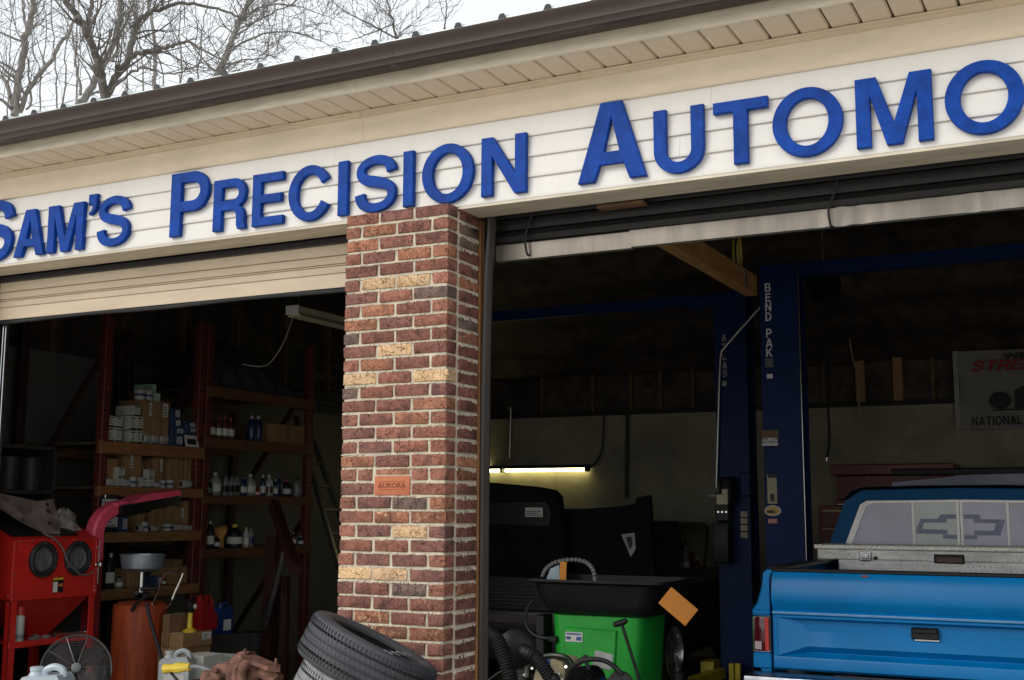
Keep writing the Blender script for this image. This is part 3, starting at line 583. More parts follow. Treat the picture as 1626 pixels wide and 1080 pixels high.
def goods(kind, rect, shelf, label, group, X=XR - .03, dep=.2, zmin=None):
    ya, yb_, zl, zh = yz(*rect, X)
    if abs(zl - shelf) < .06: zl = shelf
    if zmin is not None: zl = zmin
    w = yb_ - ya
    if kind in ('carton', 'carton2', 'carton_l'):
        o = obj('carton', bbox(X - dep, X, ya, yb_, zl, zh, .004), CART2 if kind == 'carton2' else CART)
        obj('flap_seam', box(X, X + .0012, ya + w * .46, ya + w * .54, zl, zh), CART2 if kind != 'carton2' else CART, o)
        if kind == 'carton_l': lab(o, X + .0013, yb_ - w * .42, yb_ - w * .1, zh - (zh - zl) * .45, zh - (zh - zl) * .07, 4)
        tag(o, label, 'carton', group)
    elif kind in ('fbox', 'nbox', 'gbox'):
        o = obj('parts_box', bbox(X - dep, X, ya, yb_, zl, zh, .002), {'fbox': FBOX, 'nbox': BBOX, 'gbox': GBOX}[kind])
        if kind == 'fbox': obj('dark_band', [box(X, X + .001, ya + .003, yb_ - .003, zl, zl + (zh - zl) * .12), box(X, X + .001, ya + w * .15, yb_ - w * .2, zh - (zh - zl) * .2, zh - (zh - zl) * .1)], INK, o); obj('print', [box(X + .0001, X + .0012, ya + w * .2, yb_ - w * (.2 + .1 * k), zl + (zh - zl) * (.3 + .15 * k), zl + (zh - zl) * (.34 + .15 * k)) for k in range(3)], INK, o)
        else: lab(o, X, yb_ - w * .55, yb_ - w * .12, zl + (zh - zl) * .2, zl + (zh - zl) * .8, 3)
        tag(o, label, 'box', group)
    elif kind == 'can':
        r = w / 2; o = obj('oil_filter', lathe([(r * .9, 0), (r, .005), (r, zh - zl - .006), (r * .92, zh - zl)], 18, (X - r, (ya + yb_) / 2, zl)), CAN)
        obj('print', lathe([(r + .0006, (zh - zl) * .35), (r + .0006, (zh - zl) * .6)], 18, (X - r, (ya + yb_) / 2, zl)), BBOX, o)
        tag(o, label, 'filter', group)
    elif kind == 'lcan':
        r = (zh - zl) / 2; o = obj('oil_filter', lathe([(r * .86, 0), (r, .008), (r, w - .01), (r * .9, w)], 18, (X - r, ya, zl + r), (0, 1, 0)), CAN)
        obj('end_cap', lathe([(r * .5, 0), (r * .86, .004)], 18, (X - r, ya - .002, zl + r), (0, 1, 0)), STEEL, o)
        tag(o, label, 'filter', group)
    return o
def Z5(a, b, c, d): return (140 + a / 7.2, 140 + b / 7.2, 590 + c / 7.2, 590 + d / 7.2)
def Z6(a, b, c, d): return (150 + a / 6, 150 + b / 6, 700 + c / 6, 700 + d / 6)
top = SH1[0]
g1 = 'filter boxes on the top shelf'; B1 = [f'{a} layer white filter box {b}' for a in ('bottom', 'upper') for b in ('touching the red post, top shelf', 'second from the red post, top shelf', 'third from the red post, top shelf', 'touching the narrow tall carton, top shelf')]
for q in (Z5(205, 305, 635, 755), Z5(312, 385, 645, 765), Z5(480, 548, 675, 790), Z5(552, 620, 675, 795)): goods('fbox', q, top, B1.pop(0), g1, dep=.1)
b1 = at(175, 678, 0, XR).z
for q in (Z5(210, 310, 505, 630), Z5(318, 395, 520, 640), Z5(480, 550, 510, 665), Z5(555, 625, 515, 668)):
    goods('fbox', q, top, B1.pop(0), g1, dep=.1)
goods('fbox', Z5(520, 600, 390, 505), top, 'single white filter box crowning the paired stack beside the tall cartons', None)
goods('carton_l', Z5(635, 735, 325, 690), top, 'narrow tall brown carton beside the white filter boxes on the top shelf', None, zmin=top + .078, dep=.28)
goods('carton_l', Z5(745, 925, 340, 705), top, 'wide tall brown carton with two barcode labels on the top shelf', None, zmin=top + .078, dep=.28)
for q in (Z5(650, 730, 700, 795), Z5(738, 825, 705, 798), Z5(840, 930, 712, 810)): goods('lcan', q, top, 'pale filter can lying under the tall brown cartons', 'filter cans under the tall cartons', zmin=top)
cz = goods('can', Z5(590, 680, 205, 322), top, 'white can standing on the narrow tall carton', 'white cans on the tall cartons')
goods('can', Z5(690, 760, 210, 335), top, 'white can standing on the narrow tall carton', 'white cans on the tall cartons')
goods('gbox', Z5(770, 825, 245, 338), top, 'small green and white box lying beside the two white cans', None)
goods('gbox', Z5(730, 780, 145, 245), top, 'small green striped box standing upright behind the white cans', None, X=XR - .08)
for i, q in enumerate((Z5(950, 1090, 720, 832), Z5(950, 1100, 640, 718), Z5(955, 1065, 540, 638), Z5(950, 1060, 425, 538))):
    goods('nbox', q, top, ['bottom', 'second', 'third', 'topmost'][i] + ' navy parts box of the stack beside the wide tall carton', None)
for i, q in enumerate((Z5(1115, 1255, 700, 850), Z5(1120, 1245, 640, 700), Z5(1110, 1235, 578, 640))):
    goods('nbox', q, top, ['bottom', 'middle', 'topmost'][i] + ' dark parts box of the short stack at the shelf end', None)
o = obj('leaning_card', rot(bbox(XR + .0, XR + .006, at(295, 700, 0, XR).y, at(316, 700, 0, XR).y, top, top + .1, .001), (XR, 2.8, top), 'Y', -14), PAPER); tag(o, 'white printed card leaning on the dark boxes at the shelf end', 'card')
obj('print', rot(box(XR + .0065, XR + .0078, at(298, 700, 0, XR).y, at(312, 700, 0, XR).y, top + .02, top + .07), (XR, 2.8, top), 'Y', -14), INK, o)
SL = ['slim carton next to the red post, second shelf', 'slim carton beside the stacked white pair, second shelf', 'slim carton right of the tallest one, second shelf', 'slim carton before the white box pile, second shelf', 'slim carton over the standing filter cans, second shelf', 'broad plain carton over the standing filter cans, second shelf', 'slim carton over the last lying filter, second shelf', 'end carton by the double posts, second shelf']
s2 = SH1[1]; gc = 'brown cartons on the second shelf'; gf = 'filters in front of the second shelf cartons'
low = s2 + .062
for q in (Z6(125, 173, 170, 355), Z6(178, 222, 172, 355), Z6(375, 413, 130, 340), Z6(415, 452, 130, 342), Z6(715, 763, 160, 368), Z6(766, 842, 165, 372), Z6(862, 905, 165, 365), Z6(907, 962, 168, 366)):
    goods('carton', q, s2, SL.pop(0), gc, X=XR - .06, dep=.12, zmin=s2)
goods('carton_l', Z6(298, 372, 110, 355), s2, 'tallest labelled brown carton on the second shelf', None, X=XR - .06, dep=.3, zmin=s2)
goods('carton_l', Z6(582, 655, 160, 375), s2, 'labelled brown carton right of the white boxes on the second shelf', None, X=XR - .06, dep=.3, zmin=s2)
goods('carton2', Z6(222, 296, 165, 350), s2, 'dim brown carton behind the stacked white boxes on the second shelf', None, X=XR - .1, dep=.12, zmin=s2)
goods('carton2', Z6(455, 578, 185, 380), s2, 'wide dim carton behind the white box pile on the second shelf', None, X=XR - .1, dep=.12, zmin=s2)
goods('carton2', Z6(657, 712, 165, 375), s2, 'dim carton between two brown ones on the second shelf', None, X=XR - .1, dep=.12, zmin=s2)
for i, q in enumerate((Z6(215, 277, 348, 430), Z6(225, 290, 255, 347))): goods('fbox', q, s2, ['lower', 'upper'][i] + ' white box of the pair at the shelf start, second shelf', None, X=XR - .015, dep=.06)
for i, q in enumerate((Z6(447, 510, 350, 442), Z6(511, 572, 350, 444), Z6(514, 576, 272, 349))): goods('fbox', q, s2, ['wide lower white box', 'square lower white box', 'top white box'][i] + ' of the pile in the middle of the second shelf', None, X=XR - .015, dep=.06)
for q in (Z6(120, 205, 360, 428), Z6(290, 346, 368, 434), Z6(578, 632, 390, 444), Z6(850, 935, 372, 455)): goods('lcan', q, s2, 'pale filter can lying at the front of the second shelf', gf, X=XR - .0)
for q in (Z6(365, 418, 345, 432), Z6(715, 772, 372, 447), Z6(650, 690, 378, 445)): goods('can', q, s2, 'short pale filter can standing at the front of the second shelf', gf, X=XR - .0)
s3 = SH1[2]; S3 = ['slim carton under the lamp head, third shelf', 'first of two touching cartons in mid third shelf', 'second of two touching cartons in mid third shelf', 'carton over the standing white can, third shelf']
for q in (Z6(420, 482, 660, 790), Z6(550, 624, 650, 800), Z6(626, 690, 650, 802), Z6(695, 770, 590, 790)): goods('carton', q, s3, S3.pop(0), 'brown cartons on the third shelf', X=XR - .07, dep=.3, zmin=s3)
goods('carton_l', Z6(775, 856, 625, 795), s3, 'brown carton with small white label on the third shelf', None, X=XR - .07, dep=.3, zmin=s3)
goods('carton_l', Z6(860, 950, 570, 800), s3, 'tallest brown carton at the end of the third shelf', None, X=XR - .07, dep=.3, zmin=s3)
for q in (Z6(428, 472, 800, 862), Z6(545, 615, 812, 866), Z6(765, 850, 795, 868), Z6(855, 935, 805, 870)): goods('lcan', q, s3, 'pale filter can lying at the front of the third shelf', 'filters in front of the third shelf cartons', X=XR)
for q in (Z6(690, 756, 790, 866), Z6(475, 532, 775, 868)): goods('can', q, s3, 'white filter can standing at the front of the third shelf', 'filters in front of the third shelf cartons', X=XR)
goods('nbox', Z6(232, 320, 715, 868), s3, 'dark oil carton with red and white print under the red lamp head', None, X=XR - .01)
s4 = SH1[3]
def Z4(a, b, c, d): return (140 + a / 3.176, 140 + b / 3.176, 600 + c / 3.176, 600 + d / 3.176)
goods('carton', Z4(200, 240, 965, 1070), s4, 'slim brown carton behind the drain bowl on the bottom shelf', None, X=XR - .06)
goods('carton', Z4(245, 278, 975, 1070), s4, 'narrow brown carton beside the slim one on the bottom shelf', None, X=XR - .06)
goods('carton', Z4(405, 512, 952, 1065), s4, 'broad brown carton at the end of the bottom shelf', None, X=XR - .06)
goods('carton2', Z4(405, 476, 915, 955), s4, 'flat brown carton lying on the broad one, bottom shelf', None, X=XR - .08)
goods('nbox', Z4(340, 372, 1000, 1062), s4, 'small dark box right of the drain bowl pole on the bottom shelf', None, X=XR - .04)
# more stock on the bottom shelf
# bottles
BOT = {}
def bottle(rect, shelf, body, cap, label, group=None, shape='round', X=XR - .03, band=None, zmin=None):
    ya, yb_, zl, zh = yz(*rect, X); r = (yb_ - ya) / 2; hh = zh - shelf; c = (X - r, (ya + yb_) / 2, shelf)
    pf = [(r * .93, 0), (r, .006), (r, hh * .55), (r * .93, hh * .66), (r * .5, hh * .82), (r * .3, hh * .86), (r * .3, hh * .9)]
    s = lathe(pf, 16, c)
    if shape == 'flat': s = ([(c[0] + (x - c[0]) * .62, y, z) for x, y, z in s[0]], s[1])
    if shape == 'jug': s = join(s, tube(smooth_path([(c[0], c[1] + r * .25, shelf + hh * .84), (c[0], c[1] + r * .8, shelf + hh * .82), (c[0], c[1] + r * .95, shelf + hh * .6)], 4), r * .17, 6))
    o = obj('bottle', s, body); obj('cap', lathe([(r * .36, hh * .875), (r * .36, hh * .985), (r * .3, hh)], 12, c), cap, o)
    lm = band or PAPER; q = .62 if shape == 'flat' else 1
    lb = lathe([(r + .0012, hh * .16), (r + .0012, hh * .46)], 16, c); obj('label', ([(c[0] + (x - c[0]) * q, y, z) for x, y, z in lb[0]], lb[1]), lm, o)
    return tag(o, label, 'bottle', group)
PL = {'grey': mat('grey_plastic', (.17, .175, .18), .35, var=.1), 'black': mat('black_plastic', (.010, .010, .011), .45, var=.2, spec=.3), 'blue': mat('blue_plastic', (.008, .025, .085), .3, var=.1), 'white': mat('white_plastic', (.42, .42, .39), .4, var=.06),
      'clear': mat('cloudy_plastic', (.24, .25, .24), .25, var=.1), 'red': mat('red_plastic', (.38, .02, .018), .35, var=.1), 'yellow': mat('yellow_plastic', (.60, .42, .03), .4, var=.1), 'amber': mat('amber_liquid_plastic', (.09, .03, .02), .2, var=.1), 'green': mat('dark_green_plastic', (.04, .14, .08), .4, var=.1), 'orange': mat('orange_plastic', (.6, .14, .02), .4, var=.1)}
def Z8(a, b, c, d): return (320 + a / 4.909, 320 + b / 4.909, 740 + c / 4.909, 740 + d / 4.909)
def Z9(a, b, c, d): return (310 + a / 2.25, 310 + b / 2.25, 480 + c / 2.25, 480 + d / 2.25)
t3 = SH2[2]; N_ = None
rowc = [((60, 100, 105, 205), 'black', 'green', 'black bottle with a green label at the shelf start', 'round', PL['green']), ((108, 175, 50, 205), 'clear', 'white', 'cloudy handled jug beside the green labelled bottle', 'jug', N_),
        ((195, 236, 60, 215), 'grey', 'black', 'grey', 'flat', PL['black']), ((240, 276, 60, 215), 'grey', 'black', 'grey', 'flat', PL['black']), ((278, 328, 60, 215), 'grey', 'black', 'grey', 'flat', PL['black']),
        ((335, 378, 80, 212), 'blue', 'blue', 'blue oil bottle with a round white badge', 'flat', N_), ((385, 440, 62, 225), 'clear', 'white', 'tall clear bottle right of the blue oil bottle', 'round', N_), ((430, 475, 170, 230), 'red', 'black', 'squat red bottle in front of the tall clear one', 'round', N_),
        ((482, 512, 70, 230), 'blue', 'white', 'slim navy bottle beside the squat red one', 'round', N_), ((530, 572, 68, 235), 'white', 'white', 'white bottle in the middle of the bottle row', 'round', PL['amber']), ((580, 606, 100, 236), 'blue', 'white', 'narrow blue and white bottle', 'round', N_),
        ((610, 652, 68, 230), 'blue', 'blue', 'broad deep blue bottle near the row end', 'flat', PL['blue']), ((670, 716, 105, 240), 'black', 'red', 'black bottle with red cap and white label', 'round', N_), ((750, 802, 88, 236), 'grey', 'black', 'dim grey bottle at the far end of the row', 'round', PL['grey'])]
for rc, b, c, l, sh, bd in rowc:
    bottle(Z8(*rc), t3, PL[b], PL[c], 'grey flat oil bottle with black cap in the bottle row' if l == 'grey' else l + (' on the bottle shelf' if len(l.split()) < 8 else ''), 'three grey oil bottles' if l == 'grey' else None, sh, band=bd)
t4 = SH2[3]
for rc, b, c, l, sh, bd in (((70, 116, 428, 640), 'black', 'white', 'black spray bottle with pale trigger on the lower bottle shelf', 'round', N_), ((120, 156, 540, 640), 'black', 'red', 'short black bottle with red and white label beside the spray bottle', 'round', N_),
        ((265, 346, 455, 640), 'black', 'yellow', 'big black oil jug with yellow cap', 'jug', N_), ((350, 381, 475, 640), 'white', 'yellow', 'slim white tube with yellow cap beside the black jug', 'round', N_), ((385, 421, 460, 640), 'grey', 'black', 'grey bottle right of the slim white tube', 'round', PL['blue']),
        ((680, 716, 480, 640), 'clear', 'white', 'cloudy bottle at the far end of the lower bottle shelf', 'round', PL['amber']), ((720, 746, 515, 640), 'amber', 'white', 'small amber bottle beside the cloudy one', 'round', N_), ((775, 804, 545, 655), 'blue', 'white', 'slim blue can with white band at the shelf end', 'round', N_)):
    bottle(Z8(*rc), t4, PL[b], PL[c], l, None, sh, band=bd)
a = yz(*Z8(160, 255, 535, 600), XR - .03); fz = (a[0] + a[1]) / 2
o = obj('funnel', [lathe([(.10, .0), (.104, .008), (.03, .08), (.014, .09), (.012, .16)], 18, (XR - .12, fz, t4 + .11), (-.25, -.5, .35)), cyl((XR - .12, fz, t4), (XR - .12, fz, t4 + .11), .035, 10)], mat('orange_funnel_plastic', (.55, .28, .07), .5)); tag(o, 'orange funnel lying on the lower bottle shelf', 'funnel')
for rc in ((55, 80, 403, 478), (85, 103, 408, 480), (107, 126, 408, 483), (127, 146, 412, 484)): bottle(Z9(*rc), SH2[1], PL['amber'], PL['red'], 'amber fluid bottle with red cap and pale label', 'amber bottles with red caps', 'round')
for rc in ((204, 226, 405, 488), (228, 250, 405, 492)): bottle(Z9(*rc), SH2[1], PL['blue'], PL['white'], 'blue jug with white cap between amber bottles and carton', 'pair of blue jugs', 'jug', band=PL['blue'])
goods('carton', Z9(265, 395, 438, 512), SH2[1], 'wide shut carton with a small sticker beside blue jugs', None, X=XR - .06, dep=.45)
for rc, b, c, l, sh in ((Z4(112, 152, 885, 1072), 'black', 'white', 'tall dark oil bottle with orange band behind the cabinet rod', 'flat'), (Z4(154, 186, 1000, 1074), 'grey', 'black', 'short grey bottle beside the tall dark oil bottle', 'round'), (Z4(380, 400, 1000, 1062), 'amber', 'red', 'small amber bottle before the broad carton, bottom shelf', 'round')): bottle(rc, SH1[3], PL[b], PL[c], l, None, sh)
for i_, (y_, r_, h_) in enumerate(((3.25, .14, .36), (3.62, .13, .34), (4.05, .15, .4))):
    o = obj('floor_pail', [lathe([(r_ * .88, 0), (r_, h_ - .02), (r_ * 1.04, h_ - .015), (r_ * 1.04, h_)], 20, (XR - .25, y_, 0))], mat('dark_pail_plastic', (.03, .032, .036), .45, var=.2)); obj('bail', tube(smooth_path([(XR - .25, y_ - r_, h_ - .03), (XR - .25 + .6 * r_, y_ - r_ * .6, h_ - .12), (XR - .25 + .75 * r_, y_, h_ - .16), (XR - .25 + .6 * r_, y_ + r_ * .6, h_ - .12), (XR - .25, y_ + r_, h_ - .03)], 4), .004, 6), STEEL, o)
    tag(o, ['dark floor pail nearest the double posts under the bottle rack', 'middle dark floor pail under the bottle rack', 'largest dark floor pail under the far end of the bottle rack'][i_], 'pail', 'pails under the bottle rack')
# dark bundle
vs = []; nx, ny = 34, 14; fs = []
ya, yb_ = Y3 + .05, Y4 - .12
for j in range(ny + 1):
    th = math.pi * j / ny
    for i in range(nx + 1):
        u = i / nx; y = ya + (yb_ - ya) * u
        rr = (.16 + .13 * math.sin(math.pi * min(1, u * 1.15 + .1)) + .035 * math.sin(u * 23 + j * .9) + .05 * mnoise.noise(V((u * 5, j * .5, 3)))) * (.35 + .65 * math.sin(math.pi * min(.97, max(.03, u))) ** .4)
        vs.append((XR - .40 + .38 * math.cos(th) * (1 + .08 * math.sin(u * 31 + j)), y, SH2[0] + max(0, 1.55 * rr * math.sin(th))))
for j in range(ny):
    for i in range(nx): k = j * (nx + 1) + i; fs.append((k, k + 1, k + nx + 2, k + nx + 1))
o = obj('cloth_bundle', (vs, fs), mat('charcoal_cloth', (.028, .030, .034), .9, var=.3, nscale=8, bump=.3, bscale=25), None, 70); tag(o, 'dark grey cloth bundle heaped on the top rack shelf', 'bundle')
# things far left of the first post: low shelf unit with dark pails
T = thing('wall_shelf', (-4.2, 1.1, 0), 'dark shelf unit in the corner left of the red posts', 'shelf')
DW = mat('dark_painted_wood', (.045, .038, .032), .7, var=.3, nscale=6)
for z in (1.36, 1.66, 2.0): obj('shelf_board', bbox(-4.68, -4.0, .42, 1.78, z - .03, z, .004), DW, T)
for y in (.42, 1.75): obj('side_panel', bbox(-4.68, -4.0, y, y + .03, 0, 2.0, .004), DW, T)
for k in range(6):
    o = obj('pail', lathe([(.075, 0), (.088, .2), (.09, .24), (.093, .25)], 16, (-4.12, .62 + k * .2, 1.66)), mat('dull_grey_pail', (.035, .035, .037), .5, var=.3)); tag(o, 'dull grey pail lined up on the dark corner shelf', 'pail', 'pails on the corner shelf')
b = at(20, 768, 0, -3.7); T = thing('white_canister', (b.x, b.y, 1.36), 'pale canister with grey lid on the dark corner shelf', 'canister')
obj('body', lathe([(.05, 0), (.055, .01), (.055, .19), (.05, .2)], 16, (-4.05, b.y, 1.36)), mat('ivory_plastic', (.42, .38, .28), .5), T); obj('lid', lathe([(.056, .2), (.056, .225), (.02, .235)], 16, (-4.05, b.y, 1.36)), PL['grey'], T)
# clipboard on the first post
a, b = at(161, 786, 0, XR + .02), at(187, 838, 0, XR + .02)
o = obj('clipboard', bbox(XR + .014, XR + .022, a.y, b.y, b.z, a.z, .002), PL['black']); tag(o, 'black clipboard with white list hanging on the rack beam', 'clipboard')
obj('paper', box(XR + .022, XR + .0232, a.y + .008, b.y - .008, b.z + .006, a.z - .03), PAPER, o)
obj('print', [box(XR + .0232, XR + .024, a.y + .02, b.y - .03 - .02 * (k % 3), a.z - .06 - .03 * k, a.z - .053 - .03 * k) for k in range(8)], INK, o); obj('clip', bbox(XR + .022, XR + .032, a.y + .03, b.y - .03, a.z - .025, a.z + .004, .003), STEEL, o)

# ---- red blast cabinet
RED = mat('red_cabinet_paint', (.52, .018, .014), .38, var=.1, nscale=7, bump=.03, bscale=30, spec=.5)
T = thing('blast_cabinet', (-3.28, .9, 0), 'red sand blasting cabinet with two black glove ports', 'blast cabinet')
XF, ya, yb_ = -3.0, .545, 1.265
side = [(-3.0, .935), (-3.0, 1.312), (-3.36, 1.47), (-3.56, 1.47), (-3.56, .935)]
obj('cabinet_shell', loft([[(x, ya, z) for x, z in side], [(x, yb_, z) for x, z in side]]), RED, T)
obj('front_frame', [bbox(XF, XF + .006, ya - .004, yb_ + .004, .925, .945, .002), bbox(XF, XF + .006, ya - .004, yb_ + .004, 1.302, 1.316, .002), bbox(XF, XF + .005, ya - .004, ya + .022, .94, 1.305, .002), bbox(XF, XF + .005, yb_ - .022, yb_ + .004, .94, 1.305, .002)], RED, T)
hp = loft([[(-3.02, ya + .03, .93), (-3.02, yb_ - .03, .93), (-3.54, yb_ - .03, .93), (-3.54, ya + .03, .93)], [(-3.22, .92, .62), (-3.22, 1.0, .62), (-3.30, 1.0, .62), (-3.30, .92, .62)]]); obj('hopper', hp, mat('red_hopper_paint', (.40, .02, .016), .45, var=.15), T)
for x in (-3.0, -3.56):
    for y in (ya, yb_):
        sx = -1 if x > -3.3 else 1; syy = 1 if y < 1 else -1
        obj('leg', [bbox(x, x + sx * .045, y, y + syy * .006, 0, .925, .001), bbox(x, x + sx * .006, y, y + syy * .055, 0, .925, .001)], RED, T)
obj('shelf', [bbox(-3.56, -2.998, ya, yb_, .655, .662, .001), bbox(-3.0, -2.994, ya, yb_, .625, .665, .002)], RED, T)
for py in (67, 122):
    c = at(py, 890, 0, XF); p = obj('glove_port', lathe([(.082, .0), (.117, .0), (.118, .014), (.10, .024), (.084, .018)], 30, (XF + .004, c.y, 1.183), (1, 0, 0), True), BLK, T)
    obj('glove', lathe([(.083, .0), (.07, .006), (.05, -.01), (.02, -.03), (.001, -.035)], 24, (XF + .006, c.y, 1.183), (1, 0, 0)), mat('dark_grey_glove', (.09, .09, .095), .6, var=.5, nscale=12, stretch=(1, 4, 1)), p)
    obj('port_bolt', [lathe([(.006, 0), (.005, .005), (.001, .007)], 8, (XF + .022, c.y + .109 * math.cos(q), 1.183 + .109 * math.sin(q)), (1, 0, 0)) for q in [k * math.pi / 3 + .5 for k in range(6)]], STEEL, p)
obj('rivet_row', [lathe([(.007, 0), (.005, .004), (.001, .006)], 8, (XF + .006, y, z), (1, 0, 0)) for y in (ya + .012, yb_ - .01) for z in (.955, .985, 1.1, 1.25)] + [lathe([(.006, 0), (.005, .004), (.001, .006)], 8, (XF + .006, ya + .09 * k + .05, 1.309), (1, 0, 0)) for k in range(8)] + [lathe([(.007, 0), (.005, .004), (.001, .006)], 8, (-3.03 - .1 * k, ya - .002, .96), (0, -1, 0)) for k in range(5)], STEEL, T)
c = at(92, 929, 0, XF); q = obj('sticker', box(XF + .001, XF + .002, c.y - .045, c.y + .045, c.z - .05, c.z + .05), PL['black'], T)
obj('sticker_top', box(XF + .002, XF + .0028, c.y - .043, c.y + .043, c.z + .035, c.z + .048), PL['yellow'], q); obj('sticker_picture', box(XF + .002, XF + .0028, c.y - .043, c.y - .005, c.z - .047, c.z + .022), PAPER, q); obj('sticker_swatch', box(XF + .002, XF + .0028, c.y + .005, c.y + .04, c.z - .01, c.z + .008), PL['orange'], q)
obj('latch', [bbox(XF - .02, XF + .03, yb_ + .004, yb_ + .02, 1.12, 1.15, .003), bbox(XF + .004, XF + .02, yb_ - .03, yb_ + .035, 1.125, 1.145, .004)], STEEL, T); obj('door_rod', cyl((XF - .02, yb_ + .03, 1.0), (XF - .02, yb_ + .03, 1.3), .008, 8), STEEL, T)
# junk lying on the cabinet lid
def on_lid(x): return 1.312 + (-3.0 - x) * .439 if x > -3.36 else 1.47
RUST = mat('rusty_brown_steel', (.085, .055, .045), .7, var=.4, nscale=9, bump=.3, bscale=25, col2=(.22, .165, .145))
pts = [(0, 0), (.10, -.01), (.16, .12), (.20, .31), (.05, .29), (-.26, .36), (-.36, .30), (-.18, .12)]
pl = prism(pts, 2, 0, .006); mm = M.Translation((-3.05, .86, 1.338)) @ M.Rotation(rad(90), 4, 'Z') @ M.Rotation(rad(52), 4, 'X')
o = obj('steel_bracket', xf(join(pl, prism([(p[0], p[1]) for p in [(-.18, .12), (-.17, .135), (-.35, .315), (-.36, .30)]], 2, 0, .05)), mm), RUST); tag(o, 'rusty triangular steel bracket plate on the red cabinet lid', 'bracket')
obj('hole_rim', [xf(lathe([(.012, -.001), (.016, .008)], 14, (hx, hy, 0)), mm) for hx, hy in ((.10, .2), (.12, .26), (.06, .1))], INK, o)
mm = M.Translation((-3.2, .62, 1.405)) @ M.Rotation(rad(23.7), 4, 'Y'); o = obj('black_plate', xf(bbox(-.2, .17, -.06, .5, 0, .008, .002), mm), PL['black']); tag(o, 'flat black plate lying on the red cabinet lid', 'plate')
bag = []
nu = 12
vs = []; fs = []
for j in range(7):
    for i in range(nu):
        t = 2 * math.pi * i / nu; r = .12 * math.cos(j / 6 * 1.35) * (1 + .25 * math.sin(3 * t + j)); x_, y_ = -3.2 + r * math.cos(t) * .8, 1.13 + r * math.sin(t) * .95
        vs.append((x_, y_, on_lid(x_) + .004 + .1 * j / 6 * (1 + .2 * math.sin(5 * t)) + random.uniform(0, .012)))
for j in range(6):
    for i in range(nu): fs.append((j * nu + i, j * nu + (i + 1) % nu, (j + 1) * nu + (i + 1) % nu, (j + 1) * nu + i))
fs.append(tuple(range(6 * nu, 7 * nu)))
o = obj('plastic_bag', (vs, fs), mat('cloudy_bag_film', (.26, .22, .19), .18, var=.4, nscale=14, bump=.6, bscale=18), None, 15); tag(o, 'crumpled plastic bag of parts on the red cabinet lid', 'bag')
hp = [(-3.06, .83, 1.35), (-2.99, .86, 1.32), (-2.975, .93, 1.25), (-2.965, .97, 1.16), (-2.955, 1.06, 1.085), (-2.95, 1.13, 1.07), (-2.95, 1.19, 1.09)]
o = obj('thin_cord', tube(smooth_path(hp, 5), .006, 6), mat('grey_cord', (.12, .115, .105), .5)); tag(o, 'thin grey cord trailing down the front of the red cabinet', 'cord')
# spray can, bolts and tools on the cabinet shelf
c = at(33, 1008, 0, -3.03); T = thing('spray_can', (-3.05, c.y, .662), 'white spray can with red cap on the cabinet shelf', 'spray can')
obj('can_body', lathe([(.031, 0), (.033, .004), (.033, .155), (.026, .168)], 18, (-3.05, c.y, .662)), PL['white'], T); obj('cap', lathe([(.031, .168), (.032, .21), (.028, .222)], 18, (-3.05, c.y, .662)), PL['red'], T); obj('print', lathe([(.0336, .02), (.0336, .045)], 18, (-3.05, c.y, .662)), PL['grey'], T)
o = obj('socket_wrench', [tube([(-3.03, .98, .678), (-3.02, 1.2, .678)], .009, 8), lathe([(.022, -.016), (.022, .016)], 14, (-3.02, 1.22, .678), (1, 0, 0)), lathe([(.017, 0), (.017, .06)], 10, (-3.02, .98, .68), (.3, -1, 0))], STEEL); tag(o, 'steel socket wrench lying on the cabinet shelf', 'wrench')
o = obj('parts_heap', [bbox(-3.06 + random.uniform(-.04, .04), -3.02 + random.uniform(-.03, .03), .74 + .02 * k, .765 + .02 * k, .662, .675 + .006 * (k % 4), .002) for k in range(7)], RUST); tag(o, 'small heap of metal bits beside the spray can', 'parts')
# red arm lamp behind the cabinet
PK = mat('faded_red_plastic', (.80, .085, .15), .42, var=.12, nscale=6); 
T = thing('inspection_lamp', (-3.3, 1.42, 0), 'faded red curved arm with long black undersided head beside the rack', 'lamp')
pp = [at(x, y, 0, -3.2) for x, y in ((148, 890), (149, 862), (152, 838), (162, 820), (178, 809), (192, 803))]
pp = smooth_path(pp, 5); rings = []
for i, p in enumerate(pp):
    t = (pp[min(i + 1, len(pp) - 1)] - pp[max(0, i - 1)]).normalized(); n = V((1, 0, 0)); b = t.cross(n).normalized(); w, hh = .05, .062 - .02 * i / len(pp)
    rings.append([p + n * w * cx_ + b * hh * cz_ for cx_, cz_ in ((-1, -.7), (-.7, -1), (.7, -1), (1, -.7), (1, .7), (.7, 1), (-.7, 1), (-1, .7))])
obj('arm', loft(rings), PK, T)
obj('post', [bbox(-3.25, -3.15, pp[0].y - .05, pp[0].y + .05, 0, pp[0].z + .02, .01)], mat('dark_red_stand', (.20, .015, .02), .5), T)
a, b = at(180, 806, 0, -3.2), at(278, 789, 0, -3.2); dv = (b - a); ln = dv.length; ang = math.atan2(dv.z, dv.y)
hm = M.Translation(a) @ M.Rotation(ang, 4, 'X')
def slab(y0, y1, z0, z1, w, tip): 
    out = [(-w, y0), (w, y0), (w, y1 - tip), (w * .6, y1 - .01), (0, y1), (-w * .6, y1 - .01), (-w, y1 - tip)]
    return loft([[(x, y, z0) for x, y in out], [(x, y, z1) for x, y in out]])
obj('head_base', xf(join(slab(.0, ln, -.055, .016, .10, .07), slab(.05, ln * .55, -.075, -.05, .05, .03)), hm), PL['black'], T)
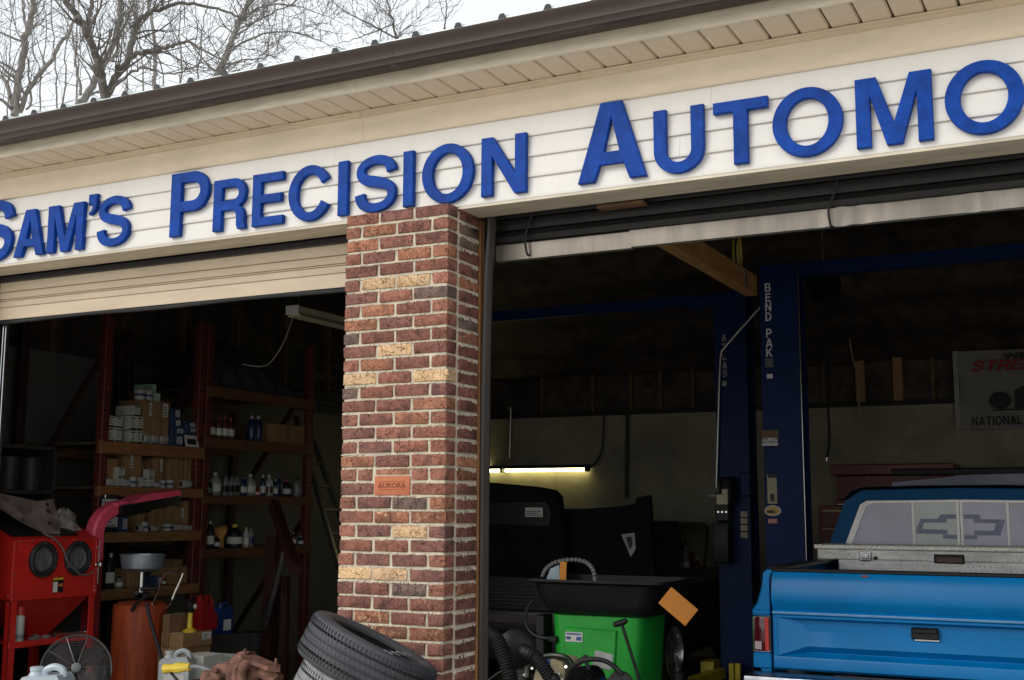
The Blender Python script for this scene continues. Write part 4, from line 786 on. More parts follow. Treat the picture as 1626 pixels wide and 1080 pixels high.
obj('head_top', xf(loft([[(-.095, .09, .016), (.095, .09, .016), (.09, ln - .02, .016), (-.09, ln - .02, .016)], [(-.08, .24, .062), (.08, .24, .062), (.08, ln - .03, .058), (-.08, ln - .03, .058)]]), hm), PK, T); obj('head_pad', xf(bbox(-.06, .06, -.03, .10, -.0, .04, .012, 2), hm), PK, T)

# ---- oil drain tank with bowl
OR = mat('worn_orange_red_paint', (.20, .030, .010), .5, var=.35, nscale=7, stretch=(3, 3, .4), bump=.08, col2=(.38, .065, .018), spec=.3)
cx_, cy2 = -2.9, 1.6; T = thing('oil_drain_tank', (cx_, cy2, 0), 'orange red upright oil drain tank with grey bowl on a pole', 'drain tank')
obj('tank', lathe([(.17, 0), (.188, .02), (.19, .05), (.19, .82), (.186, .845), (.15, .862), (.02, .87)], 32, (cx_, cy2, 0)), OR, T)
obj('pole', lathe([(.03, .86), (.03, .95), (.022, .955), (.022, 1.08)], 16, (cx_, cy2, 0)), STEEL, T)
obj('valve', [bbox(cx_ - .05, cx_ + .06, cy2 - .03, cy2 + .03, .87, .93, .008), tube([(cx_, cy2, .9), (cx_ + .05, cy2 - .1, .93)], .016, 8), tube([(cx_ + .02, cy2 - .03, .95), (cx_ + .10, cy2 + .06, .96)], .014, 8)], PL['black'], T)
BOWL = mat('grey_galvanised_bowl', (.26, .30, .33), .35, metal=.5, var=.2, nscale=8)
obj('bowl', lathe([(.02, 1.07), (.10, 1.075), (.142, 1.10), (.152, 1.15), (.155, 1.188), (.160, 1.192), (.16, 1.197), (.150, 1.196), (.145, 1.15), (.13, 1.11), (.02, 1.09)], 32, (cx_, cy2, 0)), BOWL, T)
hd = [at(x, y, 1, 1.55) for x, y in ((239, 985), (240, 962), (250, 938), (259, 917), (266, 911), (288, 910), (289, 916), (279, 938), (270, 958), (269, 985))]
hd[0] = V((cx_ + .12, cy2 - .13, .78)); hd[-1] = V((cx_ + .17, cy2 + .02, .78))
obj('handle', tube(smooth_path(hd, 3), .0085, 8), CHROME, T); obj('handle_socket', [cyl((hd[0].x, hd[0].y, .76), (hd[0].x, hd[0].y, .84), .014, 10), cyl((hd[-1].x, hd[-1].y, .76), (hd[-1].x, hd[-1].y, .84), .014, 10)], OR, T)
hs = [at(x, y, 1, 1.38) for x, y in ((233, 958), (236, 975), (243, 1000), (252, 1030), (262, 1065), (266, 1090))]; hs.append(V((hs[-1].x + .02, 1.38, .012)))
obj('hose', tube(smooth_path(hs, 4), .013, 8), BLK, T); obj('hose_arm', tube(smooth_path([at(x, y, 1, 1.42) for x, y in ((209, 970), (216, 959), (228, 950), (238, 944))], 4), .012, 8), BLK, T)
obj('tank_wheel', [lathe([(.08, -.02), (.09, -.012), (.09, .012), (.08, .02)], 18, (cx_ + s * .2, cy2 + .1, .09), (1, 0, 0)) for s in (-1, 1)], BLK, T)

# ---- floor fan
fc = at(121, 1062, 1, .62); fd = (CAM - fc); fd.z = 0; fd.normalize(); fd = (fd + V((0, 0, .25))).normalized()
T = thing('drum_fan', (fc.x, fc.y, 0), 'round wire caged floor fan before the red cabinet', 'fan')
WIRE = mat('fan_wire', (.17, .17, .165), .35, metal=.6, var=.1)
fq = V((0, 0, 1)).rotation_difference(fd).to_matrix().to_4x4(); fm = M.Translation(fc) @ fq
def ringp(r, z, n=40): return [fm @ V((r * math.cos(2 * math.pi * k / n), r * math.sin(2 * math.pi * k / n), z)) for k in range(n + 1)]
cg = []
for k in range(17):
    r = .045 + .165 * k / 16; cg.append(tube(ringp(r, .055 * (1 - (r / .21) ** 2)), .0013 if k < 16 else .005, 4, False))
obj('front_grille', cg, WIRE, T)
obj('grille_spoke', [tube([fm @ V((r * math.cos(a), r * math.sin(a), .057 * (1 - (r / .21) ** 2))) for r in (.03, .08, .13, .17, .21)], .0022, 5, False) for a in [k * 2 * math.pi / 10 + .2 for k in range(10)]], WIRE, T)
obj('rear_grille', [tube(ringp(.05 + .16 * k / 9, -.07 - .03 * (1 - k / 9)), .0013, 4, False) for k in range(10)] + [tube(ringp(.212, -.03), .006, 6, False)], WIRE, T)
obj('hub_badge', xf(lathe([(.03, .05), (.03, .062), (.024, .066)], 20), fm), PL['grey'], T)
for k in range(4):
    m_ = fm @ M.Rotation(k * math.pi / 2, 4, 'Z') @ M.Rotation(rad(22), 4, 'X')
    obj('blade', xf(prism([(.03, -.02), (.09, -.06), (.175, -.07), (.185, .03), (.10, .05), (.03, .02)], 2, -.012, -.009), m_), mat('dark_fan_blade', (.05, .03, .035), .5), T)
obj('motor', xf(lathe([(.05, -.15), (.06, -.12), (.06, -.04), (.03, -.01)], 18), fm), PL['black'], T)
obj('stand', [tube(smooth_path([(fc.x - .2 * RT.x, fc.y - .2 * RT.y, fc.z), (fc.x - .22 * RT.x, fc.y - .22 * RT.y, .2), (fc.x - .2 * RT.x, fc.y - .2 * RT.y, .03)], 4), .013, 8), tube(smooth_path([(fc.x + .2 * RT.x, fc.y + .2 * RT.y, fc.z), (fc.x + .22 * RT.x, fc.y + .22 * RT.y, .2), (fc.x + .2 * RT.x, fc.y + .2 * RT.y, .03)], 4), .013, 8), tube([(fc.x - .2 * RT.x - .1, fc.y - .2 * RT.y + .1, .013), (fc.x + .2 * RT.x - .1, fc.y + .2 * RT.y + .1, .013), (fc.x + .2 * RT.x + .12, fc.y + .2 * RT.y - .12, .013), (fc.x - .2 * RT.x + .12, fc.y - .2 * RT.y - .12, .013), (fc.x - .2 * RT.x - .1, fc.y - .2 * RT.y + .1, .013)], .013, 8)], PL['black'], T)
# ---- white jugs
def jug(c, w, hh, m, label, rz=0, cap=None):
    T = thing('plastic_jug', c, label, 'jug'); mm = M.Translation(V(c)) @ M.Rotation(rad(rz), 4, 'Z')
    o1 = [(-w / 2, 0), (w / 2, 0), (w / 2, hh * .66), (w * .36, hh * .80), (w * .33, hh * .93), (w * .2, hh * .99), (w * .02, hh * .97), (-w * .08, hh * .9), (-w * .16, hh * .86), (-w * .4, hh * .84), (-w / 2, hh * .74)]
    hole = [(w * .03, hh * .72), (w * .22, hh * .72), (w * .25, hh * .84), (w * .06, hh * .86)]
    # body with an open grip
    sh = []
    for y0, y1 in ((-w * .36, w * .36),):
        sh.append(xf(loft([[(x, y0, z) for x, z in [(-w / 2, 0), (w / 2, 0), (w / 2, hh * .72), (w * .40, hh * .84), (-w * .42, hh * .80), (-w / 2, hh * .72)]], [(x, y1, z) for x, z in [(-w / 2, 0), (w / 2, 0), (w / 2, hh * .72), (w * .40, hh * .84), (-w * .42, hh * .80), (-w / 2, hh * .72)]]]), mm))
    obj('jug_body', sh, m, T)
    obj('grip', xf(tube(smooth_path([(w * .42, 0, hh * .78), (w * .37, 0, hh * .90), (w * .22, 0, hh * .955), (.02, 0, hh * .945), (-w * .05, 0, hh * .88), (-w * .06, 0, hh * .76)], 4), w * .085, 8), mm), m, T)
    obj('neck', xf(lathe([(w * .2, hh * .79), (w * .15, hh * .86), (w * .14, hh * .9)], 16, (-w * .26, 0, 0)), mm), m, T)
    obj('cap', xf(lathe([(w * .16, hh * .89), (w * .16, hh * .95), (w * .13, hh * .96)], 16, (-w * .26, 0, 0)), mm), cap or m, T)
    obj('label', xf(box(-w * .34, w * .34, -w * .362, -w * .3605, hh * .12, hh * .45), mm), PAPER, T)
    return T
HD = mat('milky_plastic', (.44, .50, .55), .35, var=.06)
def crate(name, x0, x1, y0, y1, z1, label, m=DW):
    T = thing(name, ((x0 + x1) / 2, (y0 + y1) / 2, 0), label, 'crate')
    n = max(2, int(z1 / .12))
    for k in range(n):
        z0_ = k * z1 / n
        for s in ((x0, x1, y0, y0 + .015), (x0, x1, y1 - .015, y1), (x0, x0 + .015, y0 + .016, y1 - .016), (x1 - .015, x1, y0 + .016, y1 - .016)): obj('slat', bbox(s[0], s[1], s[2], s[3], z0_ + .004, z0_ + z1 / n - .008, .003), m, T)
    obj('lid', bbox(x0 + .001, x1 - .001, y0 + .001, y1 - .001, z1 - .007, z1 + .01, .003), m, T); return T
j = at(75, 1082, 1, .12); jz = at(75, 1058, 1, .12).z
crate('wooden_crate', j.x - .22, j.x + .22, -.12, .36, jz - .31, 'low wooden crate carrying the bluish white jug')
jug((j.x, .12, jz - .30), .25, .31, HD, 'bluish white plastic jug with open grip near the fan', 20)
j2 = at(281, 1062, 1, 1.25); jz2 = at(281, 1030, 1, 1.25).z
crate('wooden_crate', j2.x - .2, j2.x + .2, 1.05, 1.45, jz2 - .30, 'low wooden crate carrying the grey white jug')
jug((j2.x, 1.25, jz2 - .29), .2, .29, mat('dirty_white_plastic', (.40, .42, .41), .45, var=.1), 'grey white plastic jug beside the oil drain hose', 25, PL['white'])
# ---- carton pile
def wcart(rect, X, dep, z0, label, m, lb=True):
    ya, yb_, zl, zh = yz(*rect, X); o = obj('carton', bbox(X - dep, X, ya, yb_, z0, zh, .005), m); w = yb_ - ya
    obj('tape', box(X - dep * .55, X - dep * .42, ya - .0008, yb_ + .0008, zh, zh + .0008), PAPER, o)
    if lb: lab(o, X, yb_ - w * .35, yb_ - w * .06, z0 + (zh - z0) * .45, z0 + (zh - z0) * .92, 3)
    tag(o, label, 'carton'); return zh
zA = wcart((284, 334, 1027, 1085), -2.5, .2, 0, 'lower brown carton of the pile behind the grey white jug', CART)
zB = wcart((290, 337, 1004, 1027), -2.48, .2, zA, 'open flapped brown carton under the red fluid can', CART)
zC = wcart((268, 298, 975, 1004), -2.6, .06, zA, 'brown carton with dark print leaning behind the pile', CART2, False)
zD = wcart((322, 356, 1040, 1085), -2.1, .2, 0, 'white carton with blue printing beside the rusty manifolds', FBOX)
zE = wcart((357, 388, 1042, 1085), -2.1, .2, 0, 'second white carton with dark panel behind the rusty manifolds', FBOX)
# red can and yellow funnel bottle on the pile
r0 = at(318, 1004, 0, -2.6); T = thing('fluid_can', (-2.6, r0.y, zB), 'red moulded fluid can with grip on the open carton', 'fluid can')
rc = mat('glossy_red_plastic', (.24, .008, .010), .25, var=.08, coat=.3)
obj('can_body', loft([[(-2.66, r0.y - .07, zB), (-2.52, r0.y - .07, zB), (-2.52, r0.y + .09, zB), (-2.66, r0.y + .09, zB)], [(-2.66, r0.y - .075, zB + .10), (-2.52, r0.y - .075, zB + .10), (-2.52, r0.y + .09, zB + .1), (-2.66, r0.y + .09, zB + .1)], [(-2.63, r0.y - .045, zB + .2), (-2.55, r0.y - .045, zB + .2), (-2.55, r0.y + .01, zB + .2), (-2.63, r0.y + .01, zB + .2)]]), rc, T)
obj('grip', tube(smooth_path([(-2.59, r0.y + .0, zB + .19), (-2.59, r0.y + .05, zB + .225), (-2.59, r0.y + .09, zB + .19), (-2.59, r0.y + .08, zB + .09)], 4), .022, 8), rc, T); obj('spout', cyl((-2.59, r0.y - .02, zB + .19), (-2.59, r0.y - .04, zB + .24), .022, 12), rc, T)
y0_ = at(303, 1000, 0, -2.52).y; T = thing('oil_bottle', (-2.52, y0_, zB), 'black oil bottle with yellow base funnel beside the red can', 'bottle')
obj('base', lathe([(.05, 0), (.052, .012), (.02, .03), (.016, .14)], 16, (-2.53, y0_, zB)), PL['yellow'], T); obj('bottle', lathe([(.016, .135), (.035, .16), (.04, .20), (.03, .215)], 16, (-2.53, y0_, zB)), PL['black'], T); obj('badge', lathe([(.018, 0), (.016, .002)], 14, (-2.489, y0_, zB + .18), (1, 0, 0)), PAPER, T)
b = at(353, 1000, 0, -2.9); crate('wooden_crate', -3.05, -2.75, b.y - .15, b.y + .15, .55, 'dark upright crate under the blue jug behind the cartons'); jug((-2.9, b.y, .56), .13, .25, mat('navy_jug_plastic', (.008, .03, .13), .4), 'deep blue plastic jug behind the white cartons', 90)
# ---- exhaust manifolds on a parts cart, rod with yellow grips
cp_ = at(400, 1080, 1, .35); CZ = at(400, 1092, 1, .35).z
T = thing('parts_cart', (cp_.x, .35, 0), 'low steel cart under the rusty exhaust manifolds', 'cart')
obj('cart_top', bbox(cp_.x - .5, cp_.x + .45, .1, .62, CZ - .03, CZ, .005), STEEL, T)
for sx in (-.46, .41):
    for yy in (.13, .59): obj('leg', cyl((cp_.x + sx, yy, 0), (cp_.x + sx, yy, CZ - .03), .016, 8), STEEL, T)
MAN = mat('rusted_cast_iron', (.085, .045, .035), .9, var=.35, nscale=16, bump=.35, bscale=90, col2=(.27, .135, .095), spec=.2)
def P(x, y, Y=.35): return at(x, y, 1, Y)
def man(parts, label): o = obj('exhaust_manifold', parts, MAN); tag(o, label, 'manifold')
a = P(343, 1068); b = P(420, 1062); 
man([bbox(P(337, 1065).x, P(368, 1065).x, .25, .45, CZ, P(350, 1062).z, .02, 2), bbox(P(330, 1065).x, P(342, 1065).x, .28, .42, CZ + .0, P(335, 1068).z, .012, 2), tube(smooth_path([P(340, 1075), P(352, 1066, .3), P(372, 1068, .3), P(392, 1078, .3)], 4), .045, 10), lathe([(.016, 0), (.016, .03)], 8, P(346, 1066, .24), (0, -1, .3))], 'blocky rusty exhaust manifold at the end of the yellow gripped rod')
man([tube(smooth_path([P(362, 1085), P(372, 1062), P(384, 1052), P(396, 1054)], 4), [.035 + .003 * k for k in range(13)], 10), bbox(P(362, 1060).x, P(396, 1060).x, .30, .46, P(380, 1072).z, P(380, 1050).z, .02, 2), bbox(P(366, 1060).x, P(376, 1060).x, .36, .44, P(370, 1058).z, P(370, 1043).z, .012), bbox(P(382, 1060).x, P(392, 1060).x, .38, .46, P(386, 1056).z, P(386, 1044).z, .012), box(P(362, 1060).x, P(396, 1060).x, .34, .44, CZ, P(380, 1066).z)], 'rusty exhaust manifold with two upright ports in the middle of the pile')
fl = P(412, 1053, .28)
man([tube(smooth_path([P(380, 1088, .3), P(398, 1076, .3), P(408, 1066, .3), P(412, 1054, .28)], 4), [.05, .05, .05, .048, .047, .045, .044, .043, .042, .042, .042, .042, .042], 12), tube(smooth_path([P(412, 1062, .3), P(425, 1068, .3), P(440, 1082, .3)], 4), .045, 10), loft([[fl + V((x, y, z + dz)) for x, y, z in ((-.12, -.02, .02), (-.07, -.06, .01), (.1, -.05, -.03), (.14, 0, -.04), (.1, .05, -.03), (-.07, .06, .01))] for dz in (0, .022)]), cyl(fl + V((-.1, 0, 0)), fl + V((-.1, 0, .07)), .008, 8), cyl(fl + V((.11, 0, -.05)), fl + V((.11, 0, .03)), .008, 8)], 'flanged rusty exhaust elbow with two upright studs')
man([tube(smooth_path([P(366 + 9 * k, 1082, .2), P(368 + 9 * k, 1066 - 3 * k, .2), P(378 + 9 * k, 1058 - 2 * k, .24), P(392 + 8 * k, 1064, .3)], 5), .026, 12) for k in range(3)] + [bbox(P(360, 1080).x, P(398, 1080).x, .17, .23, CZ, CZ + .05, .012, 2)], 'three branched rusty runner lying at the front of the pile')
a, b, c = P(262, 1062, .25), P(300, 1059, .25), P(338, 1065, .3); T = thing('pry_bar', (a.x, a.y, a.z - .05), 'grey bar with yellow grips resting on the rusty manifolds', 'bar')
obj('shaft', tube(smooth_path([b, (b + c) / 2 + V((0, 0, .008)), c + V((.05, 0, -.02)), P(352, 1072, .3)], 4), .012, 8), PL['grey'], T); obj('grip', tube([a, a + (b - a) * .3, b - (b - a) * .5, b + V((.01, 0, 0))], [.028, .022, .03, .02], 10), PL['yellow'], T)
obj('prop', tube([P(268, 1064, .27), V((P(268, 1064, .27).x, .35, CZ))], .008, 6), STEEL, T)
# ---- engine crane (dark red) and ladder
MAR = mat('dark_maroon_steel', (.032, .006, .006), .45, var=.25)
c = at(425, 900, 1, 2.8); T = thing('engine_crane', (c.x, 2.8, 0), 'dark maroon engine crane standing before the second rack', 'engine crane')
obj('mast', loft([[(c.x + .03 + x, 2.8 + y, 0) for x, y in ((-.05, -.05), (.05, -.05), (.05, .05), (-.05, .05))], [(c.x + .06 + x, 2.8 + y, at(440, 850, 1, 2.8).z) for x, y in ((-.05, -.05), (.05, -.05), (.05, .05), (-.05, .05))]]), MAR, T)
a = V((c.x + .06, 2.8, 1.45)); b = at(470, 905, 1, 2.2)
obj('boom', tube([a + V((-.1, .1, .12)), b], .05, 4), MAR, T); obj('ram', tube([V((c.x + .06, 2.7, .6)), (a + b) / 2], .03, 10), STEEL, T)
obj('brace', tube([at(455, 915, 1, 2.75), V((c.x + .32, 2.65, .08))], .03, 4), MAR, T); obj('brace', tube([V((c.x - .02, 2.9, 1.3)), V((c.x - .18, 3.1, .08))], .03, 4), MAR, T)
for s in (-.3, .36): obj('leg', bbox(c.x + s - .04, c.x + s + .04, 1.75, 3.1, .07, .15, .006), MAR, T)
obj('cross_member', bbox(c.x - .34, c.x + .4, 2.7, 2.86, .07, .17, .006), MAR, T); obj('caster', [lathe([(.035, -.02), (.04, 0), (.035, .02)], 14, (c.x + s, y, .04), (1, 0, 0)) for s in (-.3, .36) for y in (1.8, 3.05)], BLK, T)
AL2 = mat('dull_aluminium', (.30, .30, .27), .35, metal=.85, var=.15)
T = thing('step_ladder', (-3.0, 4.95, 0), 'aluminium ladder leaning behind the far end of the racks', 'ladder')
l1a, l1b = at(478, 690, 1, 4.95), at(545, 925, 1, 4.95); l2a, l2b = at(506, 725, 1, 5.2), at(562, 880, 1, 5.2)
for a, b in ((l1a, l1b), (l2a, l2b)):
    d = (b - a).normalized(); bb = a + d * (a.z / -d.z) if d.z < 0 else b
    obj('rail', tube([a - d * .2, bb], .03, 4), AL2, T)
for k in range(9):
    t = k / 8; d1 = (l1b - l1a); d2 = (l2b - l2a); zt = 2.0 - 1.9 * t
    p1 = l1a + d1 * ((zt - l1a.z) / d1.z); p2 = l2a + d2 * ((zt - l2a.z) / d2.z); obj('rung', tube([p1, p2], .018, 6), AL2, T)
# ---- lamp over the left bay and dark poster on the wall
a, b = at(466, 490, 0, -1.6), at(545, 515, 0, -1.6); T = thing('strip_light', (a.x, a.y, a.z), 'unlit white strip light hanging above the left bay', 'strip light'); L1 = 1.25; z0_ = (a.z + b.z) / 2
LW = mat('cream_lamp_housing', (.34, .31, .21), .45, var=.05)
obj('housing', [bbox(-1.65, -1.56, a.y, a.y + L1, z0_ - .01, z0_ + .035, .006)], LW, T); obj('reflector', loft([[(x, a.y + .02, z) for x, z in ((-1.64, z0_ - .012), (-1.57, z0_ - .012), (-1.545, z0_ - .038), (-1.665, z0_ - .038))], [(x, a.y + L1, z) for x, z in ((-1.64, z0_ - .012), (-1.57, z0_ - .012), (-1.545, z0_ - .038), (-1.665, z0_ - .038))]]), LW, T)
obj('end_plate', bbox(-1.66, -1.55, a.y - .012, a.y - .001, z0_ - .03, z0_ + .036, .004), mat('grey_white_end_plate', (.36, .36, .34), .4), T)
for y in (a.y + .06, a.y + 1.1): obj('chain', tube([(-1.6, y, z0_ + .045), (-1.6, y, 3.95)], .004, 5), STEEL, T)
cc = [V((-1.6, a.y, z0_))] + [at(x, y, 0, -1.9 - .1 * k) for k, (x, y) in enumerate(((463, 510), (450, 545), (430, 575), (412, 582), (385, 578)))]
obj('cord', tube(smooth_path(cc, 5), .0055, 6), mat('grey_cord', (.30, .29, .26)), T)
pa, pb = at(476, 548, 0, -4.685), at(575, 665, 0, -4.685); o = obj('wall_poster', bbox(-4.694, -4.684, pa.y, pb.y, pb.z, 3.3, .002), mat('black_poster', (.018, .02, .026), .6, var=.2)); tag(o, 'black poster with grey lettering on the wall past the racks', 'poster')
GI = mat('grey_print', (.16, .15, .14), .6, var=0)
ym = (pa.y + pb.y) / 2
text('headline', 'Quiet, Low Dust, Platform Specific', .085, (-4.683, ym, 3.19), '+x', GI, o, .0005, .15); text('brand_line', 'ynamic', .15, (-4.683, ym - .15, 3.04), '+x', GI, o, .003)
for k in range(6): text('small_line', ['100% uniquely molded for', 'high braking friction control', 'to meet maximum performance', 'less noise and dust, cleaner', 'premium coating for long life', 'for every vehicle on the road'][k], .042, (-4.683, ym + .05, 2.92 - .06 * k), '+x', GI, o)
# ------------------------------------------------------------------ right bay: blue pickup truck
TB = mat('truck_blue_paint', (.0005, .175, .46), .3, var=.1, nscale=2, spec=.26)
TBD = mat('truck_blue_dark', (.002, .07, .19), .45, var=.12, nscale=4, spec=.15)  # darker, rougher blue for cab, bed floor and front end
XC, YT = 2.385, 2.25
T = thing('pickup_truck', (XC, YT + 2.4, 0), 'bright blue pickup truck backed toward the right bay door', 'truck')
def side_panel(sx):
    pr = [(.87, 1.168), (.90, 1.172), (.925, 1.15), (.945, 1.06), (.975, .965), (1.0, .935), (1.0, .90), (.992, .70), (.975, .60), (.93, .55), (.89, .55), (.89, 1.12)]
    rings = []
    for y in (YT + .012, YT + .03, YT + .5, YT + 1.2, YT + 1.95):
        k = .985 if y < YT + .02 else 1
        rings.append([(XC + sx * x * (k if x > .93 else 1), y, z) for x, z in pr])
    return loft(rings)
for s in (-1, 1):
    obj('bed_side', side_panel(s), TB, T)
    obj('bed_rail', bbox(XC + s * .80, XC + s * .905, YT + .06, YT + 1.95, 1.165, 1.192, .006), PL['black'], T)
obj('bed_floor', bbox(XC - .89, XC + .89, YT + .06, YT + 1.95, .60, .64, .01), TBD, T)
# tailgate: bulged top, crease rail, recessed middle panel
tw = .868
def tg_ring(x, inset):
    y = YT
    return [(x, y + .05, 1.160), (x, y + .02, 1.166), (x, y + .012, 1.158), (x, y - .010, 1.10), (x, y - .026, 1.04), (x, y - .030, 1.005), (x, y - .022, .975), (x, y + .004, .938), (x, y - .010, .928), (x, y - .013, .920), (x, y - .010, .912), (x, y + .0, .905),
            (x, y + .0, .893), (x, y + inset * 1.25, .893 - inset * .42), (x, y + inset * .12, .665 + inset * 1.05), (x, y + inset * .85, .665 + inset * .42), (x, y + .0, .665), (x, y - .004, .655), (x, y - .002, .60), (x, y + .02, .585), (x, y + .05, .585)]
xs = [-tw, -tw + .025, -tw + .03, -tw + .2] + [-.5, -.25, 0, .25, .5] + [tw - .2, tw - .03, tw - .025, tw]
ins = [0, 0, .006, .062] + [.062] * 5 + [.062, .006, 0, 0]
obj('tailgate', loft([tg_ring(XC + x, i) for x, i in zip(xs, ins)]), TB, T, 28)
CREASE_GLOSS = mat('pale_blue_crease_gloss', (.35, .50, .66), .4, var=.1)
tgk = [o for o in T.children if o.name.startswith('tailgate')][0]
obj('gate_cap', [bbox(XC - tw, XC + tw, YT + .004, YT + .055, 1.1605, 1.182, .005)], PL['black'], tgk)
obj('gate_handle', [bbox(XC - .075, XC + .075, YT + .012, YT + .034, .80, .866, .006), bbox(XC - .07, XC + .07, YT + .002, YT + .02, .835, .862, .005)], PL['black'], tgk); obj('handle_plate', [bbox(XC - .06, XC + .078, YT + .024, YT + .043, .789, .806, .003)], STEEL, tgk)
obj('crease_gloss', [box(XC - tw, XC + tw, YT - .0145, YT - .0122, .9225, .9255), box(XC - tw, XC + tw, YT - .0145, YT - .0122, .9165, .9185)], CREASE_GLOSS, tgk)  # bright gloss along the crease, painted as two pale strips
obj('rust_chip', [bbox(XC - .34, XC - .30, YT - .0035, YT + .01, 1.142, 1.152, .002)], mat('red_primer_chip', (.4, .09, .05), .8), tgk)
for s in (-1, 1):
    x0, x1 = sorted((XC + s * .885, XC + s * .993))
    tl = obj('tail_light', [bbox(x0, x1, YT - .006, YT + .02, .682, .898, .006)], CHROME, T)
    obj('red_lens', [bbox(x0 + .006, x1 - .006, YT - .014, YT - .004, .69, .891, .006, 2)], mat('dark_red_lens', (.07, .005, .008), .12, var=.1, coat=.6), tl)
    xi = x1 - .03 if s < 0 else x0; obj('bright_strip', [bbox(xi + (.0 if s < 0 else .007), xi + (.023 if s < 0 else .03), YT - .016, YT - .013, .694, .887, .001)], mat('bright_red_lens', (.55, .02, .02), .15, var=0, coat=.5), tl)
    xo = x0 + .014 if s < 0 else x1 - .055; obj('reverse_lens', [bbox(xo, xo + .042, YT - .016, YT - .013, .70, .748, .002)], mat('milky_lens', (.42, .33, .34), .2, var=.1), tl)
    obj('rear_corner', [bbox(x0 - .002, x1 + .001, YT + .0, YT + .03, .59, .678, .006)], TB, T); obj('rear_corner', [bbox(x0, x1 - (.03 if s > 0 else 0), YT - .001, YT + .03, .904, .934, .005)], TB, T)
BUMP = mat('worn_chrome_bumper', (.30, .31, .33), .3, metal=1, var=.3, nscale=12, bump=.1, bscale=30)
obj('bumper', extr([(YT - .02, .575), (YT - .15, .572), (YT - .178, .562), (YT - .19, .53), (YT - .175, .42), (YT - .15, .38), (YT - .02, .38)], XC - 1.0, XC + 1.0), BUMP, T)
obj('bumper_step', [bbox(XC - .5, XC + .5, YT - .08, YT - .03, .5725, .580, .003)], mat('step_tread_rubber', (.05, .05, .055), .7, var=.3, nscale=30), T)
# cab
YC = 4.12
def cab_ring(y, grow_, zr_):
    o = [(-.93, .95), (-.945, 1.24), (-.885, 1.42), (-.805, 1.60), (-.765, 1.655), (-.68, zr_), (0, zr_ + .012), (.68, zr_), (.765, 1.655), (.805, 1.60), (.885, 1.42), (.945, 1.24), (.93, .95)]
    return [(XC + x * grow_, y, z) for x, z in o]
# rear wall as a frame around the window opening
wo = [(-.812, 1.272), (-.69, 1.575), (-.64, 1.603), (0, 1.61), (.64, 1.603), (.69, 1.575), (.812, 1.272)]
outer = [(-.945, 1.24), (-.805, 1.60), (-.68, 1.68), (0, 1.692), (.68, 1.68), (.805, 1.60), (.945, 1.24)]
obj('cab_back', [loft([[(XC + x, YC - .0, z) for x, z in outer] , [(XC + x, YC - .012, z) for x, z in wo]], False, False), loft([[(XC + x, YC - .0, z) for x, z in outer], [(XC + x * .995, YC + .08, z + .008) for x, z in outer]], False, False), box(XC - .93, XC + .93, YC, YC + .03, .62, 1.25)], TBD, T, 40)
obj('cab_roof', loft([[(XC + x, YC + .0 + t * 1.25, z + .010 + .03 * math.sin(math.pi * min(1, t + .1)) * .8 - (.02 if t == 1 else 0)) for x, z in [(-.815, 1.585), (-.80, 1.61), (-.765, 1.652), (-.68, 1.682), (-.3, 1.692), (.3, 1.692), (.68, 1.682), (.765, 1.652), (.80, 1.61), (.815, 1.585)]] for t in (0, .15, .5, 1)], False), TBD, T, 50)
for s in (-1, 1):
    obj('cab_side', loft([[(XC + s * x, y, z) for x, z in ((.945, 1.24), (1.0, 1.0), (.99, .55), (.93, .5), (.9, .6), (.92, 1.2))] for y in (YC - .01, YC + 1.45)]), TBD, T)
    obj('roof_pillar', tube([(XC + s * .80, YC + 1.22, 1.6), (XC + s * .92, YC + 1.5, 1.24)], .03, 6), TBD, T); obj('side_glass', loft([[(XC + s * .93, YC + .1, 1.25), (XC + s * .93, YC + 1.4, 1.25)], [(XC + s * .81, YC + .1, 1.59), (XC + s * .81, YC + 1.2, 1.59)]], False), mat('dark_side_glass', (.03, .035, .04), .1, var=0), T)
FRM = mat('dull_window_frame', (.86, .84, .80), .4, metal=.1, var=.1)
wf = obj('rear_window', [loft([[(XC + x, YC - .022, z) for x, z in wo + [(.80, 1.272), (-.80, 1.272)][:0]], [(XC + x * .938, YC - .022, 1.272 + (z - 1.272) * .91 + .013) for x, z in wo]], False, False), loft([[(XC + x, YC - .022, z) for x, z in wo], [(XC + x, YC + .01, z) for x, z in wo]], False, False), bbox(XC - .812, XC + .812, YC - .024, YC + .0, 1.256, 1.285, .003)], FRM, T)
for x in (-.318, -.012, .012, .318): obj('mullion', bbox(XC + x - .0105, XC + x + .0105, YC - .021, YC - .005, 1.284, 1.598, .002), FRM, wf)
FILM_SKY = mat('lilac_film_sky_reflection', (.50, .48, .60), .22, var=.09, nscale=3, spec=.6); FILM_SKY2 = mat('greenish_film_sky_reflection', (.56, .60, .56), .22, var=.06, nscale=3, spec=.6)  # film colours with the overcast sky's reflection painted in
def pane(x0, x1, m, pts=None): return obj('pane', prism(pts or [(XC + x0, 1.283), (XC + x1, 1.283), (XC + x1, 1.60), (XC + x0, 1.60)], 1, YC - .012, YC - .008), m, wf)
pane(0, 0, FILM_SKY, [(XC - .795, 1.28), (XC - .328, 1.28), (XC - .328, 1.598), (XC - .635, 1.592), (XC - .675, 1.57)]); pane(-.308, -.022, FILM_SKY2); pane(.022, .308, FILM_SKY); pane(0, 0, FILM_SKY, [(XC + .795, 1.28), (XC + .328, 1.28), (XC + .328, 1.598), (XC + .635, 1.592), (XC + .675, 1.57)])
DEC = mat('slate_blue_decal', (.20, .22, .32), .4, var=.05)
yd = (YC - .0135, YC - .0122)
def dec(pts): return prism([(XC + x, z) for x, z in pts], 1, *yd)
zc0 = 1.285; 
